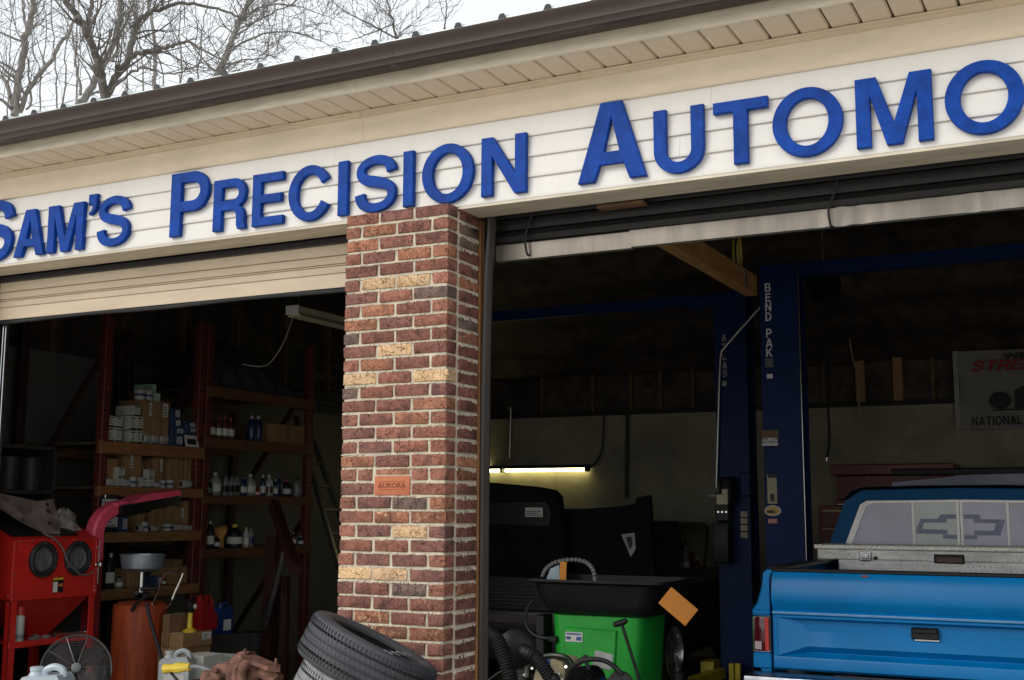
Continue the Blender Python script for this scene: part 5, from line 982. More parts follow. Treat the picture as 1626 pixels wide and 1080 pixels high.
obj('bow_tie_decal', [dec([(-.30, 1.40), (-.268, 1.475), (-.09, 1.475), (-.09, 1.447), (-.245, 1.447), (-.262, 1.40)]), dec([(-.30, 1.3985), (-.262, 1.3985), (-.255, 1.402), (-.088, 1.397), (-.088, 1.365), (-.30, 1.368)]), dec([(-.15, 1.476), (-.13, 1.507), (-.025, 1.507), (-.025, 1.475), (-.15, 1.475)]), dec([(-.12, 1.364), (-.12, 1.335), (-.025, 1.332), (-.025, 1.362)])], DEC, wf)
obj('bow_tie_decal', [dec([(.09, 1.447), (.09, 1.475), (.30, 1.472), (.262, 1.36), (.09, 1.362), (.09, 1.395), (.222, 1.394), (.238, 1.446)]), dec([(.025, 1.507), (.13, 1.507), (.14, 1.476), (.025, 1.476)]), dec([(.025, 1.332), (.11, 1.333), (.11, 1.361), (.025, 1.361)])], DEC, wf)
obj('sticker', [lathe([(.017, 0), (.015, .001)], 16, (XC + x, YC - .014, z), (0, -1, 0)) for x, z in ((-.352, 1.578), (.352, 1.578))], PAPER, wf); obj('sticker', lathe([(.016, 0), (.014, .001)], 16, (XC - .755, YC - .014, 1.302), (0, -1, 0)), PAPER, wf)
obj('antenna', cyl((XC - .85, YC + .1, 1.45), (XC - .85, YC + .12, 1.76), .002, 5), PL['black'], T)
# front end
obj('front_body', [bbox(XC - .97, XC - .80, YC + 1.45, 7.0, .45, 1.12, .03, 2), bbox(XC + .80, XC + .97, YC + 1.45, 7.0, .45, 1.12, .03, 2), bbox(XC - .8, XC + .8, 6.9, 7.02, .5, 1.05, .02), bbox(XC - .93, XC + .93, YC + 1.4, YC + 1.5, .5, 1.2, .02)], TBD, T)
hz = at(1500, 757, 1, 6.35).z
HOOD = mat('dusty_lilac_hood', (.50, .50, .64), .7, var=.15, nscale=3)
obj('raised_hood', [loft([[(XC - .85, 6.2, 1.22), (XC - .3, 6.2, 1.23), (XC - .28, 6.2, 1.24), (XC + .85, 6.2, 1.24), (XC + .85, 6.23, 1.22), (XC - .85, 6.23, 1.2)], [(XC - .83, 6.32, hz - .05), (XC - .3, 6.34, hz + .0), (XC - .28, 6.34, hz + .012), (XC + .84, 6.34, hz + .03), (XC + .84, 6.37, hz + .0), (XC - .83, 6.36, hz - .06)]])], HOOD, T, 20); obj('hood_lip', bbox(XC - .84, XC + .85, 6.34, 6.40, hz + .012, hz + .075, .01), PL['black'], T)
def wheel(c, ax, R, w, parent, name='wheel'):
    o = obj(name, lathe([(R * .62, -w / 2), (R * .9, -w / 2), (R * .97, -w * .42), (R, -w * .3), (R, w * .3), (R * .97, w * .42), (R * .9, w / 2), (R * .62, w / 2)], 32, c, ax, True), BLK, parent)
    obj('rim', lathe([(.03, w * .30), (R * .2, w * .32), (R * .5, w * .18), (R * .6, w * .40), (R * .64, w * .44), (R * .64, -w * .4)], 28, c, ax), CHROME, o); return o
for s in (-1, 1):
    for y in (3.25, 6.2): wheel((XC + s * .86, y, .36), (s, 0, 0), .36, .24, T)
obj('chassis', bbox(XC - .5, XC + .5, YT + .1, 6.9, .38, .52, .02), DARK, T)
# toolbox across the bed
DP = mat('brushed_tread_plate', (.78, .76, .72), .5, metal=.1, var=.25, nscale=4, stretch=(1, 1, 3)); YB = 3.62
TBX = thing('truck_toolbox', (XC, YB + .2, 1.192), 'bright diamond plate toolbox spanning the truck bed', 'toolbox')
obj('box_body', [bbox(XC - .76, XC + .76, YB + .002, YB + .40, .90, 1.19, .006), bbox(XC - .905, XC + .905, YB + .0, YB + .402, 1.192, 1.262, .006)], DP, TBX)
def bars(x0, x1, z0, z1, y):
    out = []; k = 0
    nz2 = int((z1 - z0) / .0255); 
    for r in range(nz2 + 1):
        z = z0 + .012 + r * .0255; n = int((x1 - x0) / .036)
        for i in range(n):
            x = x0 + .02 + i * .036 + (.018 if r % 2 else 0)
            if z > z1 - .008 or x > x1 - .012: continue
            out.append(rot(([(x - .0155, y, z), (x, y - .003, z + .0048), (x + .0155, y, z), (x, y - .003, z - .0048), (x, y - .0065, z)], [(0, 1, 4), (1, 2, 4), (2, 3, 4), (3, 0, 4)]), (x, y, z), 'Y', 45 if (i + r) % 2 else -45))
    return out
o = obj('raised_tread', bars(XC - .90, XC + .90, 1.196, 1.258, YB - .0002) + bars(XC - .755, XC + .755, 1.10, 1.19, YB + .0018), mat('bright_tread_bar', (.92, .88, .82), .4, metal=.1, var=.1), TBX, 0); o['kind'] = 'stuff'
obj('lid', [bbox(XC - .925, XC + .925, YB - .02, YB + .42, 1.2625, 1.293, .006)], mat('pale_diamond_lid', (.90, .83, .70), .45, metal=.15, var=.15, nscale=20), TBX)
obj('lid_tread', [rot(bbox(XC - .9 + .037 * k - .013, XC - .9 + .037 * k + .013, YB - .0225, YB - .018, 1.276, 1.281, .001), (XC - .9 + .037 * k, YB, 1.2785), 'Y', -35) for k in range(49)], STEEL, TBX)
for x in (-.57, .57): obj('latch', [bbox(XC + x - .04, XC + x + .04, YB - .018, YB + .0, 1.185, 1.25, .006), bbox(XC + x - .025, XC + x + .025, YB - .028, YB - .016, 1.2, 1.24, .004)], CHROME, TBX); obj('latch_lock', lathe([(.014, 0), (.012, .012)], 12, (XC + x + .065, YB, 1.205), (0, -1, 0)), PL['black'], TBX)
obj('badge_plate', [bbox(XC - .12, XC + .075, YB - .008, YB + .002, 1.178, 1.24, .004)], PL['black'], TBX); obj('badge_glint', bbox(XC - .105, XC + .06, YB - .0105, YB - .007, 1.185, 1.22, .002), mat('brown_badge', (.09, .03, .018), .3), TBX)
# ------------------------------------------------------------------ lifts
LB = mat('lift_blue_paint', (.003, .017, .075), .45, var=.15, nscale=5, spec=.15); LET = mat('white_decal_letter', (.62, .62, .60), .5, var=.1)
def column(T, x0, x1, y, ztop, dep=.26):
    w = x1 - x0
    prof = [(x0, y), (x1, y), (x1, y + .035), (x1 - .03, y + .035), (x1 - .03, y + .03), (x0 + .02, y + .03), (x0 + .02, y + dep - .02), (x1 - .03, y + dep - .02), (x1 - .03, y + dep - .035), (x1, y + dep - .035), (x1, y + dep), (x0, y + dep)]
    obj('column', loft([[(x, yy, 0.01) for x, yy in prof], [(x, yy, ztop) for x, yy in prof]]), LB, T, 20)
    obj('base_plate', bbox(x0 - .09, x1 + .12, y - .08, y + dep + .08, 0, .02, .004), LB, T)
    obj('carriage', bbox(x0 + .05, x1 + .012, y + .04, y + dep - .04, .25, .95, .008), mat('dark_lift_carriage', (.012, .014, .02), .5), T)
yb1 = 4.40; xa, xb = at(1205, 425, 1, yb1).x, at(1265, 425, 1, yb1).x
TL = thing('vehicle_lift', (xa, yb1, 0), 'blue two post lift column lettered BEND PAK with decals', 'lift', 'two post lifts')
zt1 = at(1235, 420, 1, yb1).z; column(TL, xa, xb, yb1, zt1); 
obj('overhead_beam', bbox(xb - .02, xb + 3.1, yb1 + .09, yb1 + .2, zt1 - .09, zt1 + .02, .006), LB, TL)
xo = xb + 3.1; prof = [(xo, yb1), (xo + .3, yb1), (xo + .3, yb1 + .26), (xo, yb1 + .26)]; obj('column', loft([[(x, yy, .01) for x, yy in prof], [(x, yy, zt1) for x, yy in prof]]), LB, TL)
xm = xa + .068
def vtext(sx, chars, X, Y, y_px, size, m, parent):
    for ch, py in zip(chars, y_px): gtext('decal_letter', ch, size, (X, Y - .0012, at(sx, py, 1, Y).z), m, parent, .85)
vtext(1220, 'BENDPAK', at(1221, 530, 1, yb1).x, yb1, (456.5, 472.5, 487.5, 503, 529, 544.5, 560), .070, LET, TL)
c = at(1222, 576, 1, yb1); obj('small_print', [box(c.x - .035, c.x + .03, yb1 - .002, yb1 - .0008, c.z + .02 - .018 * k, c.z + .032 - .018 * k) for k in range(4)], mat('grey_print', (.16, .15, .14)), TL); obj('decal', box(c.x - .025, c.x + .022, yb1 - .002, yb1 - .0008, at(1222, 601, 1, yb1).z, at(1222, 594, 1, yb1).z), LET, TL)
def decal(name, x0, x1, y0, y1, m, Y=None, lift=0):
    Y = Y or yb1; a, b = at(x0, y1, 1, Y), at(x1, y0, 1, Y); return obj(name, box(a.x, b.x, Y - .002 - lift, Y - .0008 - lift, a.z, b.z), m, TL)
decal('warning_decal', 1209, 1236, 683, 696, mat('dark_brown_decal', (.10, .05, .02), .5)); d = decal('white_decal', 1210, 1235, 695, 708, LET, None, .0015); text('decal_text', 'RAISE THE\nLANTERN', .034, (at(1220, 701, 1, yb1).x, yb1 - .0046, at(1220, 700, 1, yb1).z), '-y', INK, d, .0006)
decal('tan_decal', 1219, 1233, 753, 800, mat('tan_paper_decal', (.34, .30, .19), .6)); decal('tan_decal_head', 1219, 1233.5, 753, 759, PL['black'], None, .0012); decal('tan_decal_mark', 1223, 1230, 784, 796, INK, None, .0012)
c = at(1227, 811, 1, yb1); obj('oval_decal', xf(lathe([(.066, 0), (.062, .001)], 28), M.Translation((c.x, yb1 - .001, c.z)) @ M.Rotation(rad(90), 4, 'X') @ M.Diagonal((1, .62, 1, 1))), LET, TL); obj('oval_decal', xf(lathe([(.058, 0), (.056, .001)], 28), M.Translation((c.x, yb1 - .002, c.z)) @ M.Rotation(rad(90), 4, 'X') @ M.Diagonal((1, .6, 1, 1))), mat('gold_decal', (.45, .28, .05), .5), TL); obj('oval_shape', [box(c.x - .045, c.x + .02, yb1 - .0042, yb1 - .0031, c.z - .018, c.z - .004), box(c.x - .03, c.x + .0, yb1 - .0042, yb1 - .0031, c.z - .004, c.z + .005)], INK, TL)
decal('red_script_decal', 1220, 1234, 824, 831, mat('pink_red_decal', (.5, .2, .2), .5))
cb = at(1259, 440, 1, yb1); obj('hydraulic_cable', tube([(xb + .01, yb1 - .01, zt1 - .05), (xb + .014, yb1 - .01, .1)], .005, 6), STEEL, TL)
yb2 = 5.2; x0, x1 = at(1133, 462, 1, yb2).x, at(1183, 462, 1, yb2).x; zt2 = at(1150, 462, 1, yb2).z
TA = thing('vehicle_lift', (x0, yb2, 0), 'blue two post lift column lettered ATLAS behind the orange tag', 'lift', 'two post lifts'); column(TA, x0, x1, yb2, zt2)
obj('overhead_beam', [bbox(x0 - 2.9, x0 + .0, yb2 + .08, yb2 + .17, zt2 - .10, zt2 + .0, .006), bbox(x0 - .25, x0 + .02, yb2 + .06, yb2 + .19, zt2 - .13, zt2 - .02, .01)], LB, TA)
prof = [(x0 - 3.2, yb2), (x0 - 2.9, yb2), (x0 - 2.9, yb2 + .26), (x0 - 3.2, yb2 + .26)]; obj('column', loft([[(x, yy, .01) for x, yy in prof], [(x, yy, zt2) for x, yy in prof]]), LB, TA)
GL = mat('grey_decal_letter', (.30, .30, .29), .5, var=.1)
vtext(1150, 'ATLAS', at(1150, 560, 1, yb2).x, yb2, (537, 551, 566, 580, 593), .062, GL, TA)
obj('decal', lathe([(.025, 0), (.023, .001)], 14, (at(1150, 609, 1, yb2).x, yb2 - .001, at(1150, 609, 1, yb2).z), (0, -1, 0)), GL, TA)
pu = [at(x, y, 1, yb2 - .03) for x, y in ((1137, 775), (1138, 740), (1141, 640), (1143, 585), (1145, 562), (1152, 550), (1205, 490), (1250, 440))]
obj('conduit', tube(smooth_path(pu, 3), .011, 8), mat('galvanised_conduit', (.42, .42, .40), .35, metal=.8, var=.1), TA)
a, b = at(1131, 830, 1, yb2 - .14), at(1158, 895, 1, yb2 - .14); obj('pump_tank', bbox(a.x, b.x, yb2 - .16, yb2 - .0, b.z, a.z, .012, 2), PL['black'], TA)
a, b = at(1137, 800, 1, yb2 - .1), at(1160, 828, 1, yb2 - .1); obj('pump_motor', [bbox(a.x, b.x, yb2 - .13, yb2, b.z, a.z, .01), lathe([(.07, 0), (.08, .01), (.08, .2), (.06, .23)], 20, ((a.x + b.x) / 2 + .03, yb2 - .07, a.z))], PL['black'], TA); obj('bolt_head', [lathe([(.014, 0), (.010, .01)], 8, (a.x + .03 + .035 * k, yb2 - .13, a.z - .07), (0, -1, 0)) for k in range(3)], STEEL, TA)
a, b = at(1137, 777, 1, yb2 - .16), at(1155, 801, 1, yb2 - .16); obj('pump_label', [box(a.x, b.x, yb2 - .152, yb2 - .15, b.z, (a.z + b.z) / 2 + .02), box((a.x + b.x) / 2, b.x, yb2 - .152, yb2 - .15, (a.z + b.z) / 2 + .021, a.z)], mat('yellowed_label', (.50, .48, .30), .6), TA)
c = at(1129, 787, 1, yb2 - .1); obj('pump_knob', [lathe([(.03, 0), (.03, .05)], 12, c, (1, 0, 0)), tube([c, c + V((-.09, 0, 0))], .007, 6)], PL['grey'], TA)
a, b = at(1180, 752, 1, yb2), at(1197, 788, 1, yb2); obj('control_box', bbox(a.x, b.x, yb2 - .1, yb2 + .1, b.z, a.z, .008), LB, TA)
for k in range(4): a, b = at(1176, 812 + 11 * k, 1, yb2), at(1187, 821 + 11 * k, 1, yb2); obj('small_sticker', box(a.x, b.x, yb2 - .003, yb2 - .0015, b.z, a.z), mat('tan_paper_decal', (.34, .30, .19)), TA)
YEL = mat('safety_yellow_paint', (.46, .36, .02), .5, var=.25, nscale=8)
for px in (1162.5, 1172.5): c = at(px, 1053, 1, yb2 - .1); obj('foot_guard', bbox(c.x - .022, c.x + .022, yb2 - .13, yb2 - .085, .0, c.z, .004), YEL, TA)
a, b = at(1128, 1052, 1, yb2 - .15), at(1090, 1082, 1, yb2 - .6); obj('lift_arm', [tube([V((a.x + .05, yb2 + .05, .16)), V((b.x, yb2 - .75, .12))], .06, 4), bbox(a.x - .1, a.x + .02, yb2 - .12, yb2 + .1, .04, .26, .008)], YEL, TA); obj('arm_pad', cyl((b.x, yb2 - .75, .12), (b.x, yb2 - .75, .24), .06, 14), BLK, TA)
# ------------------------------------------------------------------ dark car with raised hood on the ATLAS lift
CK = mat('black_car_paint', (.008, .009, .011), .35, var=.1, spec=.4); CKU = mat('hood_underside', (.006, .0065, .008), .8, var=.3, nscale=6, spec=.15)
xl, xr, yf = -1.95, -.10, 4.45
TC = thing('dark_car', ((xl + xr) / 2, 5.6, 0), 'black car with its hood raised behind the green parts washer', 'car')
obj('car_body', [loft([[(x, y, z) for x, z in ((xl, .35), (xl + .02, .88), (xl + .2, .95), (xr - .2, .95), (xr - .02, .88), (xr, .35), (xr - .1, .25), (xl + .1, .25))] for y in (yf, yf + .06, yf + 1.0, 7.3)])], CK, TC, 40)
obj('front_bumper', bbox(xl - .03, xr - .5, yf - .14, yf + .02, .50, .68, .03, 2), mat('dull_maroon_bumper', (.028, .02, .021), .4), TC)
obj('bumper_strip', bbox(xl, xr - .62, yf - .146, yf - .135, .575, .645, .004), mat('brown_bumper_strip', (.06, .042, .042), .5), TC)
obj('grille', [bbox(xl + .1, xr - .5, yf - .03, yf + .01, .72 + .03 * k, .735 + .03 * k, .003) for k in range(5)], mat('dark_grille', (.05, .05, .052), .35, metal=.5), TC)
obj('headlight', bbox(xr - .48, xr - .22, yf - .03, yf + .01, .70, .86, .01, 2), mat('dark_headlight', (.05, .055, .06), .1, var=.1, coat=.5), TC)
obj('windshield', loft([[(xl + .25, 5.75, .95), (xr - .2, 5.75, .95)], [(xl + .4, 6.3, 1.4), (xr - .35, 6.3, 1.4)]], False), mat('dark_side_glass', (.03, .035, .04)), TC); obj('car_roof', loft([[(xl + .4, 6.28, 1.38), (xl + .45, 6.3, 1.43), (xr - .4, 6.3, 1.43), (xr - .35, 6.28, 1.38)], [(xl + .4, 7.2, 1.36), (xl + .45, 7.2, 1.41), (xr - .4, 7.2, 1.41), (xr - .35, 7.2, 1.36)]]), CK, TC)
# raised hood, left section tall and rounded, and the hinged section on the right
h1 = [at(x, y, 1, 5.0) for x, y in ((700, 770), (775, 768), (850, 775), (876, 780), (886, 790), (890, 830), (893, 870), (900, 905), (900, 925), (700, 925))]
ho = obj('raised_hood', [loft([[p for p in h1], [p + V((.02, .07, .01)) for p in h1]])], CKU, TC)
obj('hood_seam', [tube([at(x0_, y0_, 1, 4.995), at(x1_, y1_, 1, 4.995)], .007, 5) for x0_, y0_, x1_, y1_ in ((720, 850, 884, 858), (720, 905, 892, 908), (800, 840, 815, 915), (850, 842, 858, 912))], CK, ho)
h2 = [at(x, y, 1, 5.0) for x, y in ((705, 800), (868, 797), (876, 812), (874, 835), (705, 830))]; obj('hood_rib', loft([[p + V((0, -.02, 0)) for p in h2], [p for p in h2]]), CK, ho)
a, b = at(835, 806, 1, 4.97), at(863, 821, 1, 4.97); q = obj('hood_label', box(a.x, b.x, 4.955, 4.958, b.z, a.z), PAPER, ho); obj('print', [box(a.x + .01, b.x - .02 - .02 * (k % 2), 4.9525, 4.9545, b.z + .012 + .017 * k, b.z + .02 + .017 * k) for k in range(3)], mat('grey_print', (.16, .15, .14)), q)
h3 = [at(x, y, 1, 5.15) for x, y in ((893, 808), (930, 808), (985, 804), (1008, 800), (1012, 790), (1030, 786), (1033, 830), (1040, 925), (1042, 950), (893, 950))]
h4 = obj('fender_panel', loft([[p for p in h3], [p + V((.0, .08, .0)) for p in h3]]), CKU, TC)
obj('panel_rib', [tube([at(x0_, y0_, 1, 5.145), at(x1_, y1_, 1, 5.145)], .009, 5) for x0_, y0_, x1_, y1_ in ((900, 822, 975, 818), (900, 822, 905, 915), (905, 915, 1030, 920), (975, 818, 1022, 800), (930, 860, 980, 856))], CK, h4)
h5 = [at(x, y, 1, 5.13) for x, y in ((987, 849), (1008, 846), (1010, 872), (1002, 884))]; obj('latch_bracket', [loft([[p + V((0, -.01, 0)) for p in h5], [p for p in h5]])], mat('pale_bracket', (.32, .31, .28), .5), h4)
h6 = [at(x, y, 1, 5.11) for x, y in ((994, 853), (1003, 852), (1004, 866), (1000, 872))]; obj('bracket_opening', loft([[p + V((0, -.004, 0)) for p in h6], [p for p in h6]]), INK, h4)
wc = at(1037, 1040, 1, 4.95); R_ = .33
w1 = obj('wheel', lathe([(R_ * .66, -.1), (R_ * .9, -.1), (R_, -.06), (R_, .06), (R_ * .9, .1), (R_ * .66, .1)], 36, (xr - .06, 4.95, R_), (1, 0, 0), True), BLK, TC)
rm2 = mat('spoked_alloy', (.6, .6, .6), .3, metal=.9, var=.2)
obj('rim', lathe([(R_ * .68, .1), (R_ * .64, .105), (R_ * .60, .07), (R_ * .60, -.05), (R_ * .68, -.05)], 32, (xr - .06, 4.95, R_), (1, 0, 0), True), rm2, w1); obj('hub', lathe([(.06, .02), (.05, .085), (.02, .09)], 16, (xr - .06, 4.95, R_), (1, 0, 0)), rm2, w1)
obj('spoke', [tube([V((xr - .06 + .08, 4.95 + .05 * math.cos(t), R_ + .05 * math.sin(t))), V((xr - .06 + .06, 4.95 + R_ * .62 * math.cos(t + s), R_ + R_ * .62 * math.sin(t + s)))], .006, 4) for t in [k * 2 * math.pi / 16 for k in range(16)] for s in (-.25, .25)], rm2, w1)
for x, y in ((xl + .06, 4.95), (xl + .06, 6.9), (xr - .06, 6.9)): wheel((x, y, .33), (1 if x > -1 else -1, 0, 0), .33, .2, TC)
# ------------------------------------------------------------------ green parts washer
GR = mat('bright_green_plastic', (.012, .33, .03), .45, var=.16, nscale=5, bump=.05, bscale=20); yw = 2.6
wl, wr = at(873, 985, 1, yw).x, at(1017, 985, 1, yw).x; bz = at(940, 975, 1, yw).z; rz = at(940, 921, 1, yw).z
TW = thing('parts_washer', ((wl + wr) / 2, yw + .25, 0), 'bright green parts washer tub under a black basin', 'parts washer')
cxw = (wl + wr) / 2; hw = (wr - wl) / 2
def rr(cx, cy_, hx, hy, z, r=.08, n=5):
    out = []
    for sx, sy_, a0 in ((1, -1, -90), (1, 1, 0), (-1, 1, 90), (-1, -1, 180)):
        for i in range(n + 1): t = rad(a0 + 90 * i / n); out.append((cx + sx * (hx - r) + r * math.cos(t), cy_ + sy_ * (hy - r) + r * math.sin(t), z))
    return out
obj('tub', loft([rr(cxw, yw + .27, hw * .86, .25, .03), rr(cxw, yw + .27, hw * .9, .262, .3), rr(cxw, yw + .27, hw, .27, bz - .02), rr(cxw, yw + .27, hw, .27, bz + .03)]), GR, TW)
obj('tub_panel', loft([[(cxw - hw * .66, yw - .004, bz - .09), (cxw + hw * .50, yw - .004, bz - .10), (cxw + hw * .40, yw + .0, .25), (cxw - hw * .60, yw + .0, .25)], [(cxw - hw * .64, yw - .014, bz - .10), (cxw + hw * .48, yw - .014, bz - .11), (cxw + hw * .38, yw - .008, .25), (cxw - hw * .58, yw - .008, .25)]]), GR, TW)
obj('basin', loft([rr(cxw + .02, yw + .25, hw * 1.06, .26, bz - .012, .1), rr(cxw + .02, yw + .25, hw * 1.16, .30, bz + .02, .1), rr(cxw + .02, yw + .25, hw * 1.27, .33, bz + .09, .1), rr(cxw + .03, yw + .25, hw * 1.38, .355, rz - .03, .1), rr(cxw + .02, yw + .25, hw * 1.56, .40, rz - .012, .1), rr(cxw + .02, yw + .25, hw * 1.56, .40, rz + .004, .1), rr(cxw + .03, yw + .25, hw * 1.45, .36, rz + .002, .1), rr(cxw + .03, yw + .27, hw * 1.2, .29, bz + .08, .1)]), PL['black'], TW, 50)
ya0 = yw + .2; fx = [at(x, y, 1, ya0) for x, y in ((861, 918), (866, 905), (878, 895), (895, 890), (915, 889), (932, 894), (942, 906), (945, 922))]
fp = smooth_path(fx, 3); SEG = mat('grey_link_hose', (.23, .22, .21), .5, var=.1)
obj('flexible_spout', [lathe([(.008, -.014), (.0165, -.006), (.0165, .006), (.008, .014)], 10, fp[i], fp[min(i + 1, len(fp) - 1)] - fp[i - 1]) for i in range(1, len(fp))] + [tube([fp[-1], fp[-1] + V((0, 0, -.08))], .013, 8), tube([fp[0], fp[0] + V((0, 0, -.08))], .013, 8)], SEG, TW)
a, b = at(898, 1003, 1, yw - .017), at(925, 1020, 1, yw - .017); q = obj('maker_label', box(a.x, b.x, yw - .0185, yw - .0162, b.z, a.z), PAPER, TW)
obj('print', [box(a.x + .006, b.x - .01, yw - .0195, yw - .0186, a.z - .018, a.z - .008), box(a.x + .006, a.x + .04, yw - .0195, yw - .0186, a.z - .05, a.z - .03), box(b.x - .045, b.x - .008, yw - .0195, yw - .0186, a.z - .055, a.z - .03)], mat('blue_print', (.03, .08, .25), .6, var=0), q)
obj('pump_box', bbox(at(855, 985, 1, yw + .1).x, at(868, 985, 1, yw + .1).x, yw + .05, yw + .2, at(860, 1045, 1, yw).z, at(860, 978, 1, yw).z, .006), PL['black'], TW)
cpth = [at(x, y, 1, yw + .02) for x, y in ((848, 952), (838, 965), (834, 985), (842, 1003), (858, 1012), (875, 1014))]; obj('cord', tube(smooth_path(cpth, 4), .011, 8), BLK, TW); obj('plug', bbox(cpth[-1].x - .005, cpth[-1].x + .06, yw - .02, yw + .03, cpth[-1].z - .02, cpth[-1].z + .02, .006), PL['black'], TW)
OT = mat('orange_card', (.78, .29, .04), .6, var=.05)
oc = at(1077, 963, 1, yw - .05); s1 = V((RT.x, RT.y, 0)).normalized()
def card(cpos, w, hh, ang, label):
    m_ = M.Translation(cpos) @ M.Rotation(math.atan2(s1.y, s1.x), 4, 'Z') @ M.Rotation(rad(ang), 4, 'Y'); o = obj('orange_tag', xf(bbox(-w / 2, w / 2, -.0015, .0015, -hh / 2, hh / 2, .0006), m_), OT); tag(o, label, 'tag'); return o, m_
k_, m_ = card(oc, .225, .135, 40, 'orange card tag hanging from the corner of the black basin'); obj('tie', tube([m_ @ V((-.09, 0, .05)), at(1062, 930, 1, yw)], .003, 5), BLK, k_)
c2 = at(894, 907, 1, yw + .12); k2, m2 = card(c2, .046, .13, 2, 'narrow orange card standing in the black basin'); obj('stem', tube([m2 @ V((0, .002, -.06)), m2 @ V((0, .002, -.2))], .004, 5), BLK, k2)
o = obj('mirror_card', prism([(at(x, y, 1, yw + .16).x, at(x, y, 1, yw + .16).z) for x, y in ((868, 918), (874, 903), (888, 897), (889, 960), (868, 960))], 1, yw + .16, yw + .164), mat('pale_blue_card', (.36, .46, .52), .3)); tag(o, 'pale blue grey panel behind the flexible spout', 'panel')
# T handled rod
a, b = at(987, 990, 1, 2.3), at(1022, 1085, 1, 2.3); d_ = (b - a); e = a + d_ * (a.z / -d_.z); e = V((e.x, 2.1, .0)); T = thing('t_handle_rod', (e.x, e.y, 0), 'black rod with T handle leaning before the green tub', 'rod'); obj('shaft', tube([a, V((b.x, 2.25, b.z)), e + V((0, 0, .01))], .011, 8), PL['black'], T); obj('handle', tube([at(975, 992, 1, 2.3), at(980, 991, 1, 2.3), at(990, 988, 1, 2.3), at(995, 985, 1, 2.3)], [.016, .02, .02, .015], 10), PL['black'], T)
# ------------------------------------------------------------------ engine on a stand with big corrugated hoses
ye = 1.55; ez = at(880, 1080, 1, ye).z
T = thing('engine', (at(880, 1080, 1, ye).x, ye, 0), 'greasy engine with belts and covers on a stand near the pier', 'engine')
EG = mat('greasy_cast_metal', (.05, .048, .045), .4, metal=.4, var=.4, nscale=14, bump=.3); BE = mat('beige_valve_cover', (.40, .33, .20), .45, var=.3, nscale=8)
e0, e1 = at(790, 1080, 1, ye).x, at(1010, 1080, 1, ye).x
obj('block', [bbox(e0 + .05, e1 - .05, ye, ye + .4, .38, ez - .02, .03, 2)], EG, T)
obj('stand', [bbox(e0 + .2, e1 - .2, ye + .1, ye + .3, .06, .38, .01), bbox(e0, e1, ye - .1, ye + .5, 0, .06, .01)], STEEL, T)
obj('valve_cover', [loft([[at(x, y, 1, ye - .02) + V((0, dy, 0)) for x, y in ((846, 1085), (852, 1058), (860, 1049), (880, 1047), (893, 1052), (897, 1066), (896, 1085))] for dy in (0, .25)])], BE, T)
obj('cover_lid', tube(smooth_path([at(x, y, 1, ye) for x, y in ((850, 1052), (865, 1042), (888, 1041), (903, 1047), (910, 1060))], 4), .016, 8), mat('dark_green_trim', (.015, .03, .015), .3), T); obj('cover_sticker', [box(at(866, 1052, 1, ye).x, at(876, 1052, 1, ye).x, ye - .024, ye - .021, at(866, 1053, 1, ye).z, at(866, 1046, 1, ye).z)], mat('blue_print', (.03, .08, .25)), T)
obj('oil_canister', lathe([(.085, 0), (.09, .012), (.09, .15), (.05, .19)], 28, (at(922, 1083, 1, ye - .05).x, ye - .1, at(922, 1083, 1, ye - .05).z), (.35, 1, .0)), mat('gloss_black_canister', (.008, .008, .009), .12, var=0, coat=.5), T)
obj('pulley', lathe([(.03, -.02), (.075, -.02), (.065, 0), (.075, .02), (.03, .02)], 28, at(985, 1087, 1, ye - .02), (.3, -1, 0)), EG, T); [obj('hose', tube(smooth_path([at(x, y, 1, ye - .06) for x, y in q], 4), r, 8), BLK, T) for q, r in ((((905, 1075), (912, 1058), (930, 1048), (955, 1048), (975, 1058), (988, 1072)), .014), (((930, 1050), (936, 1066), (938, 1085)), .012), (((918, 1052), (930, 1043), (934, 1050)), .012), (((776, 1080), (800, 1064), (830, 1060)), .006))]
a = at(958, 1043, 1, ye + .2); obj('grey_plate', rot(bbox(a.x - .06, a.x + .06, ye + .2, ye + .21, a.z - .07, a.z + .025, .004), a, 'Y', 10), mat('dull_grey_plate', (.42, .42, .40), .4, var=.2), T); obj('bracket', [bbox(at(833, 1062, 1, ye).x, at(840, 1062, 1, ye).x, ye - .04, ye, at(835, 1075, 1, ye).z, at(835, 1053, 1, ye).z, .004)], mat('pale_bracket', (.32, .31, .28)), T)
obj('fastener', [lathe([(.009, 0), (.009, .015)], 8, at(x, y, 1, ye - .03), (0, -1, .4)) for x, y in ((838, 1050), (846, 1062), (888, 1072), (900, 1060), (894, 1080), (832, 1072))], STEEL, T)
def corr(path, r, n=56):
    P_ = smooth_path(path, 8); m = len(P_); rr_ = []; pp_ = []
    tot = [0]
    for i in range(1, m): tot.append(tot[-1] + (P_[i] - P_[i - 1]).length)
    for k in range(n * 2 + 1):
        s = tot[-1] * k / (n * 2); i = max(j for j in range(m) if tot[j] <= s + 1e-9); i = min(i, m - 2); t = (s - tot[i]) / max(1e-9, tot[i + 1] - tot[i]); pp_.append(P_[i].lerp(P_[i + 1], t)); rr_.append(r * (1.0 if k % 2 else .84))
    return tube(pp_, rr_, 16)
yh = 1.2
p = [at(x, y, 1, yh) for x, y in ((765, 1003), (785, 1012), (797, 1032), (806, 1060), (811, 1090))]; p.append(V((p[-1].x + .03, yh, .05))); o = obj('corrugated_hose', corr(p, .048), BLK, None, 60); tag(o, 'thick black corrugated hose bending down beside the bay jamb', 'hose', 'corrugated exhaust hoses')
